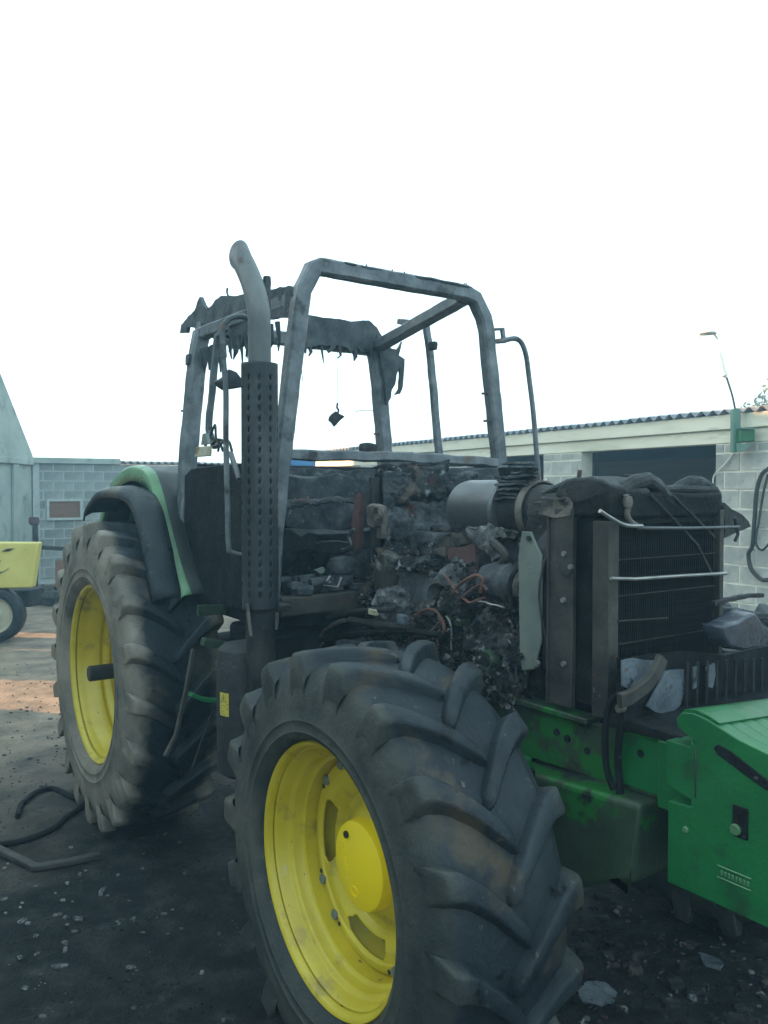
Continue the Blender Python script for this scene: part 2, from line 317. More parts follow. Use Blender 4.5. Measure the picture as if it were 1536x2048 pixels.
# ------------------------------------------------------------ block walls
def block_mesh(w, h, d, name, m, seed):
    mb = MB(); mb.box((0,0,0), (w, d, h))
    o = mb.build(name, m, bevel=.006, sub=1, disp=.0025, dfreq=14, seed=seed, smooth=30)
    me = o.data; bpy.data.objects.remove(o); return me
def lay_blocks(parent, x0, x1, z0, z1, y, m, holes=(), zoff=0., seed=0, name='concrete_block', h=.2, w=.4):
    """courses of blocks proud of the mortar, front faces towards +y local; each block its own object"""
    rr = random.Random(seed); cache = {}
    k = 0; z = zoff
    while z < z1-.02:
        za, zb = max(z, z0), min(z+h, z1); 
        if zb-za > .04:
            x = x0-(.0 if k % 2 == 0 else w/2)
            while x < x1-.03:
                xa, xb = max(x, x0), min(x+w, x1)
                segs = [(xa, xb)]
                for (ha, hb, hc, hd) in holes:
                    if zb > hc+.03 and za < hd-.03:
                        ns = []
                        for (p, q) in segs:
                            if p < ha: ns.append((p, min(q, ha)))
                            if q > hb: ns.append((max(p, hb), q))
                        segs = ns
                for (p, q) in segs:
                    if q-p > .05:
                        key = (round(q-p-.026, 2), round(zb-za-.026, 2), rr.randrange(3))
                        if key not in cache: cache[key] = block_mesh(q-p-.026, zb-za-.026, .1, name, m, len(cache))
                        o = bpy.data.objects.new(name, cache[key]); col.objects.link(o); o.parent = parent
                        o.location = ((p+q)/2, y-.045+rr.uniform(-.003,.003), (za+zb)/2); o.rotation_euler = (0, rr.uniform(-.006,.006), rr.uniform(-.006,.006))
                x += w
        z += h; k += 1

# --- right-hand shed: local x runs along its front away from the camera, +y faces the yard
SH = empty('open_fronted_shed', (3.786, 8.72, 0), 2.0821, 'long low grey concrete-block shed with cream lintel band and corrugated roof behind the tractor', 'shed')
piers = [(-2.6, .316), (2.42, 3.18), (5.13, 5.95), (7.9, 8.7), (10.7, 11.5)]
for i, (a, b_) in enumerate(piers):
    w = MB().b(a+.004, b_-.004, -.2, -.003, -.1, 2.44).build('pier', 'mortar', SH)
    lay_blocks(w, a, b_, 0, 2.442, 0.0, 'block', zoff=-.06, seed=i)
MB().b(-2.6, 11.6, -.2, -.004, 2.444, 2.590).build('lintel', 'lintel', SH, bevel=.006, sub=3, disp=.002)
MB().b(-2.6, 11.6, -.2, .035, 2.594, 2.752).build('fascia', 'lintel', SH, bevel=.006, sub=3, disp=.002)
def corrugated(x0, x1, y0, z0, y1, z1, pitch, amp):
    mb = MB(); n = int((x1-x0)/pitch*8); vs_ = []
    for j, (y, z) in enumerate(((y0, z0), (y1, z1))):
        for i in range(n+1):
            x = x0+(x1-x0)*i/n; vs_.append((x, y, z+amp*math.cos(2*math.pi*x/pitch)))
    mb.add(vs_, [(i, i+1, n+2+i, n+1+i) for i in range(n)]); return mb
for i in range(14):
    a = -2.6+i*1.02
    corrugated(a, a+1.06, .075, 2.778+.004*(i%2), -4.4, 3.02+.004*(i%2), .15, .027).build('roof_sheet', 'fibro', SH, solid=.008, smooth=60)
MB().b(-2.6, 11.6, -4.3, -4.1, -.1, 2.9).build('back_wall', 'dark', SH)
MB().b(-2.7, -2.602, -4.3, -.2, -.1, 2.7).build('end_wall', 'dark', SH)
MB().b(3.2, 7.9, -4.09, -4.04, 1.0, 2.50).build('brick_panel', 'brown', SH)
MB().b(8.2, 11.6, -4.09, -4.04, 0, 1.6).build('brick_panel', 'brown', SH)
# rusty door post in the near opening
tag(MB().bar([(2.483,-0.35,2.078),(2.515,-0.35,2.449)], .05, .05).build('door_post', 'rustdark', SH))

# --- left boundary wall of sooty blocks
BW = empty('block_boundary_wall', (-7.24, 16.9, 0), .5127, 'grey block wall with small boarded window behind the yellow machine', 'wall')
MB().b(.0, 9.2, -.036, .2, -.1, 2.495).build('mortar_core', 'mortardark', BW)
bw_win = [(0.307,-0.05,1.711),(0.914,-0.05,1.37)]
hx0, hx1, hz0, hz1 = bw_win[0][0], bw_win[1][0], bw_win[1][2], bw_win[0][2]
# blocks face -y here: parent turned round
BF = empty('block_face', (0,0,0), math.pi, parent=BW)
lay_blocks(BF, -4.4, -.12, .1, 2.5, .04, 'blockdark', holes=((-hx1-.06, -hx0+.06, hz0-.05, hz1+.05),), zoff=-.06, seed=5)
MB().b(-.1, 1.75, -.10, .19, 2.5, 2.62).build('coping', 'plaster', BW, bevel=.01)
for i in range(8):
    corrugated(1.78+i*.9, 1.78+i*.9+.94, -.16, 2.545+.004*(i%2), 2.4, 2.60+.004*(i%2), .15, .027).build('roof_sheet', 'fibro', BW, solid=.01, smooth=60)
f = MB()
for a in ((hx0-.05, hx1+.05, -.09, -.01, hz1, hz1+.05), (hx0-.05, hx1+.05, -.09, -.01, hz0-.05, hz0), (hx0-.05, hx0, -.09, -.01, hz0, hz1), (hx1, hx1+.05, -.09, -.01, hz0, hz1)): f.b(*a)
wf = f.build('window_frame', 'mortardark', BW, bevel=.004)
MB().b(hx0, hx1, -.05, -.03, hz0, hz1).build('board', 'brown', wf)

# --- rendered gable building at the far left (its side runs along the yard)
GB = empty('gabled_outbuilding', (-7.24, 12.0, 0), 0, 'tall grey rendered outbuilding with steep sloping gable edge at the far left', 'building')
g = MB().plate([(0,2.0,-.1),(0,4.95,-.1),(0,4.95,2.66),(0,3.45,4.27),(0,2.6,4.27),(0,2.0,3.6)], (1,0,0), .3)
g.v = [(x-.16, y, z) for x, y, z in g.v]; g.build('gable_wall', 'plaster', GB)
MB().b(-.01, .07, 2.1, 4.88, 2.46, 2.58).build('ledge', 'plaster', GB, bevel=.01)
MB().b(-.01, .05, 3.95, 4.2, 0, 2.458).build('pilaster', 'plaster', GB, bevel=.01)
MB().b(-1.3, -.33, 3.0, 4.8, -.1, 2.5).build('rear_wall', 'plaster', GB)
for y0, y1, z in ((3.5, 5.0, 0),): 
    MB().plate([(-.32,y1,2.70),(-.32,3.45,4.31),(-3.4,3.45,4.31),(-3.4,y1,2.70)], (0,.7,.7), .04).build('roof', 'fibro', GB)

# --- high barn further left, unseen: added to shade the yard, slots pass sun strips
BN = empty('high_blocker', (-8.6, 0, 0), 0, 'unseen added barn wall left of the yard outside the picture', 'blocker')
gaps = [(8.1, 9.25, 0.02, 1.8), (10.65, 11.05, .02, 1.7), (11.5, 11.85, .02, 1.7)]
bn = MB(); y = -9.
for (a, b_, z0, z1) in gaps:
    bn.b(-.3, 0, y, a, -.1, 6.4); bn.b(-.3, 0, a, b_, z1, 6.4); bn.b(-.3, 0, a, b_, -.1, z0); y = b_
bn.b(-.3, 0, y, 18.0, -.1, 6.4); bn.build('blocker_wall', 'plaster', BN, smooth=0)

# --- green bracket post and old lamp on the shed corner
LP = empty('wall_lamp', [(3.689,8.62,2.334)][0], 0, 'white swan-neck yard lamp leaning from a green bracket post on the shed wall', 'lamp')
lo = Vector(LP.location)
def rel(pts, o=None): return [tuple(Vector(p)-(o or lo)) for p in pts]
MB().bar(rel([(3.689,8.62,2.334),(3.684,8.62,2.789)]), .085, .085).build('bracket_post', 'lampgreen', LP, bevel=.004)
MB().tube(bez(rel([(3.676,8.6,2.766),(3.638,8.6,2.933),(3.573,8.6,3.131)])), .011, 8).build('pole', 'rustdark', LP)
MB().tube(rel([(3.573,8.6,3.11),(3.557,8.6,3.141),(3.541,8.6,3.193),(3.503,8.6,3.339),(3.492,8.6,3.401)]), .040, 12, scales=[.3,.9,.75,.7,.3]).build('ballast_housing', 'white', LP)
MB().tube(bez(rel([(3.502,8.6,3.38),(3.496,8.6,3.453),(3.469,8.6,3.536),(3.411,8.6,3.598),(3.338,8.6,3.624),(3.297,8.6,3.598),(3.282,8.6,3.505)])), .012, 8).build('swan_neck', 'white', LP)
lh = MB(); hc = Vector(rel([(3.37,8.6,3.567)])[0])
lh.lathe([(.050,.0),(.048,.03),(.036,.065),(.014,.09),(0,.095)], 2, c=tuple(hc), n=20); lh.build('lamp_shade', 'white', LP, solid=.003)
fb = MB().plate(rel([(3.683,8.55,2.58),(3.828,8.55,2.569),(3.83,8.55,2.445),(3.684,8.55,2.439)]), (0,1,0), .14).build('floodlight_box', 'green', LP, bevel=.005)
MB().plate(rel([(3.663,8.5,2.426),(3.735,8.5,2.405),(3.818,8.5,2.431),(3.736,8.5,2.369),(3.674,8.5,2.328)]), (0,1,0), .10).build('bracket_arm', 'lampgreen', LP)
MB().plate(rel([(3.661,8.5,2.571),(3.811,8.5,2.586),(3.811,8.5,2.56),(3.734,8.5,2.565)]), (0,1,0), .10).build('bracket_arm', 'lampgreen', LP)
MB().tube(bez([(0.064,0.03,2.34),(0.169,0.03,2.221),(0.296,0.03,2.115),(0.321,0.03,2.039),(0.314,0.03,1.968)]), .008, 6).build('conduit', 'mortar', SH)
hs = MB()
hs.tube(bez([(-0.392,0.06,2.168),(-0.296,0.06,2.094),(-0.241,0.06,1.914),(-0.221,0.06,1.629),(-0.201,0.06,1.368),(-0.155,0.06,1.271),(-0.18,0.06,1.137),(-0.246,0.06,1.06),(-0.328,0.06,1.015),(-0.436,0.06,1.036)]), .022, 8)
hs.tube(bez([(-0.385,0.08,2.102),(-0.336,0.08,1.914),(-0.288,0.08,1.631),(-0.256,0.08,1.398),(-0.327,0.08,1.325),(-0.417,0.08,1.407)]), .012, 8)
tag(hs.build('coiled_hose', 'rustdark'), 'brown hose hanging in a loop on the block pier at the right edge', 'hose')
hs.v = []
bpy.data.objects['coiled_hose'].location = SH.location; bpy.data.objects['coiled_hose'].rotation_euler = SH.rotation_euler
# pale strips and sticks leaning by the middle pier
ls = MB(); ls.bar([(3.075,0.1,1.736),(3.025,0.1,2.115)], .035, .02); ls.bar([(2.916,0.12,1.738),(2.981,0.12,2.115)], .03, .02)
o = ls.build('pale_laths', 'mortar'); o.location = SH.location; o.rotation_euler = SH.rotation_euler
tag(o, 'two pale laths leaning together against the middle block pier', 'laths')

# --- tree beyond the shed roof
def tree(loc, h, r, label, seed, n=2600):
    rr = random.Random(seed); t = empty('broadleaf_tree', loc, 0, label, 'tree')
    tr = MB(); tr.tube([(0,0,0),(.1,.05,h*.3),(.0,.1,h*.6),(.1,0,h*.9)], .22, 8, scales=[1,.8,.5,.15])
    cl = []
    for i in range(14):
        a = rr.uniform(0,6.28); rad = r*rr.uniform(.3,.85); z = h*rr.uniform(.55,1.0)
        c = Vector((math.cos(a)*rad, math.sin(a)*rad, z)); cl.append((c, r*rr.uniform(.22,.42)))
        tr.tube([(0,0,h*.45), tuple(c*.55+Vector((0,0,h*.22))), tuple(c)], .07, 5, scales=[1,.6,.2])
    tr.build('trunk', 'bark', t)
    lf = MB()
    for i in range(n):
        c, q = rr.choice(cl); d = Vector((rr.gauss(0,1), rr.gauss(0,1), rr.gauss(0,.7))); d = d.normalized()*q*rr.uniform(.5,1.05)
        p = c+d; s_ = rr.uniform(.06,.13); u = Vector((rr.uniform(-1,1),rr.uniform(-1,1),rr.uniform(-1,1))).normalized(); v = u.orthogonal().normalized()
        lf.add([p-u*s_, p+v*s_*.6, p+u*s_, p-v*s_*.6], [(0,1,2,3)])
    tag(lf.build('crown', 'leaf', t, smooth=0), kind='stuff')
tree((14.3, 26, 0), 5.35, 2.7, 'pale leafy tree showing above the shed roof at the right edge', 3, n=9000)

# --- old yellow machine at the left edge
YM = empty('yellow_farm_machine', (-5.1, 10.75, 0), R(4), 'old yellow farm machine with rubber-tyred wheel cut off by the left edge', 'machine')
ym = MB(); ym.plate([(-1.3,0,.80),(-.20,0,.72),(-.04,0,.66),(.10,0,.68),(.57,0,.69),(.655,0,1.27),(-1.3,0,1.29)], (0,1,0), .16); ym.v = [(x, y-.23, z) for x, y, z in ym.v]
bd = ym.build('body_panel', 'oldyellow', YM, bevel=.02)
MB().b(-1.3, .10, -.322, -.314, 1.10, 1.125).build('stripe', 'bluestain', YM)
MB().plate([(.05,-.318,.96),(.10,-.318,1.06),(.16,-.318,1.07),(.19,-.318,1.03),(.13,-.318,1.02),(.13,-.318,.95),(.18,-.318,.90),(.10,-.318,.91)], (0,1,0), .012).build("scratch_mark", "bluestain", YM)
MB().plate([(.16,-.318,.89),(.24,-.318,.91),(.29,-.318,.95),(.22,-.318,.90),(.17,-.318,.87)], (0,1,0), .012).build("scratch_mark", "bluestain", YM)
MB().plate([(.20,-.318,1.16),(.26,-.318,1.19),(.36,-.318,1.20),(.29,-.318,1.16)], (0,1,0), .012).build('dent_mark', 'ink', YM)
MB().plate([(-.30,-.318,.76),(-.10,-.318,.80),(-.12,-.318,1.02),(-.2,-.318,.98)], (0,1,0), .012).build('opening', 'ink', YM)
wy = empty('wheel', (.12, -.28, .345), parent=YM)
MB().lathe([(-.10,.23),(-.12,.27),(-.115,.32),(-.07,.345),(.07,.345),(.115,.32),(.12,.27),(.10,.23)], 1, n=36).build('tyre', 'rubber', wy)
MB().lathe([(-.10,.232),(-.085,.215),(-.05,.19),(-.06,.10),(-.09,.07),(-.10,0)], 1, n=36).build('rim', 'cream', wy)
MB().lathe([(-.13,0),(-.13,.035),(-.08,.045)], 1, n=16).build('hub', 'cream', wy)
wy2 = empty('wheel', (-1.0, -.28, .345), parent=YM)
for c in list(wy.children): share(c, c.location, parent=wy2)
MB().b(-1.2, .5, -.15, .25, .42, .64).build('chassis', 'char', YM, bevel=.02)
# rusty implements by the wall
RI = empty('rusty_implement', (-6.15, 14.4, 0), 0, 'rusty upright implement with a red top standing against the block wall', 'implement')
MB().bar([(0,0,0),(.04,0,.8),(.0,.05,1.35)], .10, .06).build('post', 'rustdark', RI)
MB().lump((-.01,.03,1.40), (.16,.12,.14), 3, .15, 2).build('cap', 'redhot', RI)
MB().bar([(.45,0,0),(.42,.1,.7)], .16, .12).build('leg', 'brown', RI)
MB().bar([(-.2,.1,.95),(.6,.1,.9)], .07, .07).build('crossbar', 'rustdark', RI)
SC = MB()
for i in range(26): SC.lump((rnd.uniform(-6.6,-3.6), rnd.uniform(13.6,15.2), rnd.uniform(.02,.2)), (rnd.uniform(.2,.6), rnd.uniform(.2,.5), rnd.uniform(.08,.4)), i, .3, 2)
tag(SC.build('scrap_heap', 'rustdark', smooth=20), 'low heap of dark scrap along the foot of the block wall', 'scrap', kind='stuff')
# things seen under the windscreen bar: blue sheeting and a cream trailer side beyond the cab
o = MB().plate(rel([(-1.836,14.5,2.582),(-1.227,14.5,2.582),(-1.228,14.5,2.353),(-1.837,14.5,2.353)], Vector((0,0,0))), (0,1,0), .3).build('blue_tarpaulin', 'blue', bevel=.03, sub=2, disp=.03)
tag(o, 'blue tarpaulin bundle glimpsed through the cab below the windscreen bar', 'tarpaulin')
st_ = MB().b(-2.4, -.4, 14.2, 14.9, 0, 2.36); tag(st_.build('pallet_stack', 'brown', bevel=.02), 'brown stack of boards under the blue tarpaulin beyond the cab', 'stack')

# ============================================================ THE BURNT TRACTOR (local x forward, y to its left)
TR = empty('burnt_tractor', (-.771, 5.393, 0), R(-55.3), 'burnt-out green tractor with yellow wheels, bare melted cab frame and exposed engine', 'tractor')

def tyre_mesh(Rt, carc, lip, w, bulge, N, sharp):
    """w = crown half width, bulge = sidewall half width; outer side is -y"""
    mb = MB()
    prof = [(-w*.80, lip), (-bulge*.97, lip+.03), (-bulge, lip+(carc-lip)*.45), (-bulge*.985, lip+(carc-lip)*.68), (-w*1.0, carc-.022), (-w*.82, carc-.004), (-w*.4, carc+.004), (0, carc+.006)]
    r1 = lip+(carc-lip)*.16; r2 = lip+(carc-lip)*.30; r3 = lip+(carc-lip)*.78
    prof[1:1] = []; prof[2:2] = [(-bulge*.982, r1), (-bulge*1.002, r1+.004), (-bulge*.990, r1+.010), (-bulge*.996, r2), (-bulge*1.012, r2+.004), (-bulge*1.0, r2+.009)]
    prof = prof+[(-a, r) for a, r in reversed(prof[:-1])]
    # sidewall moulding rings
    mb.lathe(prof, 1, n=96)
    nb = len(mb.f)
    for s in (-1, 1):
        for i in range(N):
            t0 = 2*math.pi*(i+(.5 if s > 0 else 0))/N
            st = [(bulge*.955, .00, carc-.105, carc-.135, .016, .034), (bulge*.998, .00, carc-.055, carc-.10, .030, .052),
                  (bulge*.995, .00, Rt-.040, carc-.075, .036, .055), (bulge*.978, .002, Rt-.018, carc-.055, .037, .056), (bulge*.945, .006, Rt-.005, carc-.04, .037, .056), (w*.93, .015, Rt-.001, carc-.02, .036, .058),
                  (w*.70, .055, Rt, carc-.012, .034, .054), (w*.42, .125, Rt+.002, carc-.008, .031, .050), (w*.12, .215, Rt+.003, carc-.006, .029, .046), (-w*.06, .272, Rt+.001, carc-.004, .026, .042), (-w*.13, .295, Rt-.012, carc-.004, .018, .036), (-w*.16, .305, carc+.006, carc-.004, .010, .030)]
            rings = []
            for (yy, dt, rt, rb, ht, hb) in st:
                dt = dt*(.70/Rt); tt = t0-dt; y = s*yy; ring = []
                for (h, r) in ((-hb, rb), (-ht*1.12, rt-.014), (-ht*.98, rt-.004), (-ht*.72, rt), (ht*.72, rt), (ht*.98, rt-.004), (ht*1.12, rt-.014), (hb, rb)):
                    a = tt+h/Rt; ring.append((r*math.cos(a), y, r*math.sin(a)))
                rings.append(ring)
            vs_ = [p for r_ in rings for p in r_]; m = len(rings)
            fs = [(k*8+j, k*8+j+1, (k+1)*8+j+1, (k+1)*8+j) for k in range(m-1) for j in range(7)]
            fs += [tuple(range(8)), tuple((m-1)*8+q for q in range(8))]
            mb.add(vs_, fs)
    return mb
def make_tyre(parent, side, *a):
    return tyre_mesh(*a).build('tyre', side, parent, smooth=62)
def disc(parent, prof, slots, bolts, m, n=288, th=.012):
    """dished wheel disc with real slots; prof [(y, r)], slots (angle, half width, r0, r1)"""
    mb = MB(); k = len(prof)
    vs_ = [(r*math.cos(2*math.pi*i/n), y, r*math.sin(2*math.pi*i/n)) for i in range(n) for (y, r) in prof]; fs = []
    for i in range(n):
        a = 360*(i+.5)/n
        for j in range(k-1):
            rm = (prof[j][1]+prof[j+1][1])/2; hole = False
            for (sa, hw, r0, r1) in slots:
                da = abs((a-sa+180)%360-180); e = max(0, (da-hw*.72)/(hw*.28)); rr_ = (r1-r0)*.5*e*e
                if da < hw and r0+rr_ < rm < r1-rr_: hole = True
            if not hole: fs.append((i*k+j, ((i+1)%n)*k+j, ((i+1)%n)*k+j+1, i*k+j+1))
    mb.add(vs_, fs)
    return mb.build('wheel_disc', m, parent, smooth=40, solid=th)

# ---- front wheel
def front_wheel(loc, sy=1, steer=0):
    W = empty('front_wheel', loc, steer, parent=TR); W.scale = (1, sy, 1)
    make_tyre(W, 'tyre_f', .710, .672, .408, .205, .235, 18, 0)
    MB().lathe([(-.172,.396),(-.186,.400),(-.196,.408),(-.198,.416),(-.190,.421),(-.176,.418),(-.168,.404),(-.168,.392),(-.158,.384),(-.128,.381),(-.122,.376),(-.118,.366),(-.108,.362),(-.080,.360),(-.074,.354),(-.070,.346),(-.050,.344),(.02,.342),(.09,.346),(.105,.372),(.15,.38),(.18,.40),(.19,.415)], 1, n=96).build('rim', 'yellow', W, smooth=50)
    pr = [(-.030,.10),(-.028,.125),(-.018,.150),(.006,.175),(.022,.20),(.020,.222),(.004,.236)]+[(.002-.022*min(1,i/6), .240+i*.005) for i in range(14)]+[(-.026,.312),(-.026,.325),(-.024,.330),(-.014,.334),(-.012,.345)]
    disc(W, pr, [(176+90*q, 25, .244, .300) for q in range(4)], None, 'yellow')
    b = MB(); b.lathe([(.02,.150),(-.055,.144),(-.066,.140),(-.071,.132),(-.072,0)], 1, n=64)
    hb = b.build('hub_cap', 'yellow_hub', W, smooth=35)
    MB().lathe([(-.072,.012),(-.079,.012),(-.079,.006),(-.068,.005)], 1, c=(-.060,0,.085), n=12).build('filler_plug', 'ink', W)
    q = MB()
    for i in range(9): q.box((-.085+.004*i, -.0725, .048-.0115*i), (.010,.0022,.008))
    q.build('cast_lettering', 'yellow_hub', W)
    q = MB(); q.sweep([(-.012+.022*math.cos(t)*1., -.0725, -.088+.016*math.sin(t)) for t in [i*math.pi/4+.3 for i in range(9)]], [(-.0014,-.002),(.0014,-.002),(.0014,.002),(-.0014,.002)], up=(0,1,0))
    q.build('cast_emblem', 'yellow_hub', W)
    bp = None
    for i, a in enumerate([-150,-128,-60,-38,30,52,120,142]):
        p = (.325*math.cos(R(a)), -.030, .325*math.sin(R(a)))
        if bp is None:
            bp = MB().lathe([(-.010,0),(-.010,.015),(-.004,.018),(.016,.018)], 1, n=14).build('wheel_bolt', 'paleplate', W, loc=p)
        else: share(bp, p)
    hp = None
    for a in (148,205,238,293,328,25,58,115):
        p = (.325*math.cos(R(a)), -.034, .325*math.sin(R(a)))
        if hp is None: hp = MB().lathe([(0,0),(0,.008),(.008,.008)], 1, n=10).build('bolt_hole', 'ink', W, loc=p)
        else: share(hp, p)
    MB().lathe([(-.02,0),(-.02,.10),(.22,.12),(.24,.08)], 1, n=24).build('hub', 'soot', W)
    return W
front_wheel((2.66, -.94, .712)); front_wheel((2.66, .94, .712), -1)

# ---- rear wheel
def rear_wheel(loc, sy=1):
    W = empty('rear_wheel', loc, 0, parent=TR); W.scale = (1, sy, 1)
    make_tyre(W, 'tyre_r', .885, .832, .508, .235, .262, 20, 0)
    MB().lathe([(-.196,.488),(-.212,.492),(-.222,.500),(-.224,.512),(-.214,.520),(-.2,.516),(-.19,.50),(-.188,.478),(-.160,.468),(-.138,.466),(-.130,.455),(-.108,.450),(-.100,.440),(-.06,.436),(-.052,.444),(-.040,.444),(-.032,.432),(.0,.426),(.008,.434),(.02,.434),(.028,.420),(.06,.418),(.10,.440),(.15,.47),(.20,.49),(.215,.51)], 1, n=96).build('rim', 'yellow', W, smooth=50)
    disc(W, [(.03,.06),(.03,.14),(.045,.17),(.10,.21),(.125,.27),(.12,.31),(.10,.34),(.09,.42)], [], None, 'yellow', n=72)
    MB().lathe([(.06,0),(.02,0),(.02,.13),(-.02,.13),(-.03,.12),(-.03,.05)], 1, n=32).build('hub', 'yellow', W)
    bp = None
    for i in range(8):
        a = 2*math.pi*(i+.5)/8; p = (.098*math.cos(a), -.038, .098*math.sin(a))
        if bp is None: bp = MB().lathe([(-.034,0),(-.034,.016),(.01,.018)], 1, n=8).build('wheel_bolt', 'rustdark', W, loc=p)
        else: share(bp, p)
    MB().lathe([(-.245,0),(-.245,.040),(-.24,.045),(.02,.045)], 1, n=24).build('axle_bar', 'char', W)
    MB().lathe([(.03,.10),(.30,.12)], 1, n=24).build('axle_housing', 'soot', W)
    return W
rear_wheel((0, -.905, .868)); rear_wheel((0, .905, .868), -1)

# ---- axles and underframe
MB().lathe([(-.75,.10),(-.3,.16),(.3,.16),(.75,.10)], 1, c=(0,0,.87), n=20).build('rear_axle', 'soot', TR)
MB().bar([(2.66,-.78,.70),(2.66,-.45,.66),(2.66,0,.62),(2.66,.45,.66),(2.66,.78,.70)], .16, .18).build('front_axle', 'soot', TR, bevel=.02)
MB().b(.1, 1.55, -.26, .26, .55, 1.25).build('transmission', 'soot', TR, bevel=.04, sub=2, disp=.02)
MB().b(1.5, 2.65, -.24, .24, .62, 1.15).build('engine_sump', 'soot', TR, bevel=.03, sub=2, disp=.015)
def rail(s):
    mb = MB()
    mb.plate([(2.15,s*.285,1.10),(2.6,s*.285,1.135),(3.02,s*.285,1.150),(3.36,s*.285,1.165),(3.36,s*.285,.975),(2.75,s*.285,.955),(2.15,s*.285,.92)], (0,1,0), .030)
    mb.b(2.55, 3.02, s*.285-.045, s*.285+.03, 1.146, 1.166)
    return mb.build('frame_rail', 'greenburnt', TR, bevel=.004)
rail(-1); rail(1)
MB().b(3.14, 3.37, -.304, -.300, .985, 1.15).build('rail_cover', 'green', TR, bevel=.002)
for x, z in ((2.86,1.08),(2.91,1.07),(3.0,1.05),(3.22,1.10),(3.30,1.02)):
    MB().lathe([(-.004,0),(-.004,.013),(.01,.014)], 1, c=(x,-.302,z), n=10).build('rail_bolt', 'soot', TR)
c = MB(); c.plate([(2.70,-.2,.93),(3.28,-.2,.97),(3.26,-.2,.72),(3.05,-.2,.62),(2.84,-.2,.55),(2.72,-.2,.60)], (0,1,0), .36); c.v = [(x, y+.0, z) for x, y, z in c.v]
c.build('front_axle_support', 'greenburnt', TR, bevel=.02, sub=1, disp=.006)
MB().b(2.72, 2.80, -.40, -.36, .86, .985).build('support_bracket', 'green', TR, bevel=.006)
MB().tube(bez([(2.86,-.42,.97),(2.84,-.41,.90),(2.79,-.40,.83),(2.76,-.40,.78)]), .010, 8).build('hydraulic_pipe', 'soot', TR)
MB().lump((2.68,-.42,1.00), (.10,.05,.06), 4, .2, 2).build('ash_clod', 'ash', TR)

# ---- front weights
def weight(y, first=False):
    mb = MB()
    mb.plate([(3.40,y,.79),(3.40,y,1.03),(3.475,y,1.035),(3.475,y,1.055),(3.392,y,1.075),(3.392,y,1.205),(3.468,y,1.205),(3.470,y,1.220),(3.478,y,1.224),(3.484,y,1.21),(3.484,y,1.225),(3.455,y,1.238),(3.43,y,1.250),(3.425,y,1.275),(3.445,y,1.298),(3.48,y,1.303),(3.52,y,1.296),(3.62,y,1.262),(3.78,y,1.23),(3.86,y,1.16),(3.88,y,.95),(3.84,y,.84),(3.74,y,.79)], (0,1,0), .052)
    o = mb.build('front_weight', 'green', TR, bevel=.007); return o
w0 = weight(0); w0.location.y = -.385
for i in range(1, 14): share(w0, (0, -.385+.0592*i, -.0042*i))
def onw(mb, nm, m): return mb.build(nm, m, TR, bevel=.003)
onw(MB().plate([(3.545,-.412,1.222),(3.56,-.412,1.236),(3.60,-.412,1.226),(3.70,-.412,1.180),(3.715,-.412,1.160),(3.70,-.412,1.150),(3.66,-.412,1.165),(3.56,-.412,1.206)], (0,1,0), .006), 'weight_handle_slot', 'soot')
onw(MB().b(3.605, 3.650, -.416, -.408, 1.00, 1.085), 'weight_pin_recess', 'soot')
onw(MB().lathe([(-.010,0),(-.010,.016),(0,.016)], 1, c=(3.617,-.414,1.02), n=10), 'weight_pin', 'greenpale')
onw(MB().b(3.487, 3.492, -.4135, -.408, 1.065, 1.21), 'weight_joint', 'ink')
for z0 in (.90, .868): onw(MB().b(3.56, 3.66, -.4145, -.410, z0-.002, z0+.003), 'cast_rule', 'greenpale')
ct = MB(); ct.sweep([(x, 0, z) for x, z in ((3.424,1.262),(3.430,1.284),(3.446,1.302),(3.48,1.308),(3.52,1.301),(3.555,1.288))], [(-.40,-.004),(.40,-.004),(.40,.002),(-.40,.002)], up=(0,0,1)); ct.v = [(x, y, z-(y+.385)*.071) for x, y, z in ct.v]; ct.build('weight_carrier_top', 'green', TR, smooth=60)
q = MB()
for i in range(8): q.b(3.57+.011*i, 3.577+.011*i, -.4135, -.409, .876, .891)
onw(q, 'cast_lettering', 'greenpale')
onw(MB().lathe([(-.006,0),(-.006,.010),(0,.010)], 1, c=(3.46,-.411,.965), n=8), 'cast_boss', 'greenpale')
MB().b(3.30, 3.40, -.33, .33, .96, 1.17).build('weight_bracket', 'green', TR, bevel=.006)

# ---- cooling pack
def pp(name, m, pts, y=-.30, th=.008, seed=0, disp=0, bevel=.002):
    return MB().plate(pts, (0,1,0), th).build(name, m, TR, bevel=bevel, sub=1 if disp else 0, disp=disp)
MB().b(2.86, 3.085, -.285, .285, 1.20, 1.90).build('radiator_core', 'soot', TR, bevel=.004)
mb = MB(); mb.b(2.832, 2.945, -.320, -.300, 1.185, 1.86); mb.b(2.832, 2.84, -.33, -.25, 1.185, 1.86); mb.build('radiator_side_plate', 'rustdark', TR, bevel=.003, sub=2, disp=.002)
mb = MB(); mb.b(3.035, 3.102, -.322, -.296, 1.185, 1.83); mb.b(3.094, 3.102, -.322, -.27, 1.185, 1.83); mb.build('radiator_side_plate', 'rustdark', TR, bevel=.003, sub=2, disp=.002)
mb = MB(); mb.b(2.832, 3.10, .296, .32, 1.185, 1.86); mb.build('radiator_side_plate', 'rustdark', TR, bevel=.003)
pp('bolted_bracket', 'rustdark', [(2.868,-.326,1.87),(2.955,-.326,1.87),(2.955,-.326,1.66),(2.935,-.326,1.640),(2.905,-.326,1.640),(2.875,-.326,1.68)])
for x, z in ((2.918,1.715),(2.948,1.672),(2.915,1.555),(2.918,1.335)):
    MB().lathe([(-.010,0),(-.010,.009),(.0,.011)], 1, c=(x,-.328,z), n=8).build('plate_bolt', 'rodm', TR)
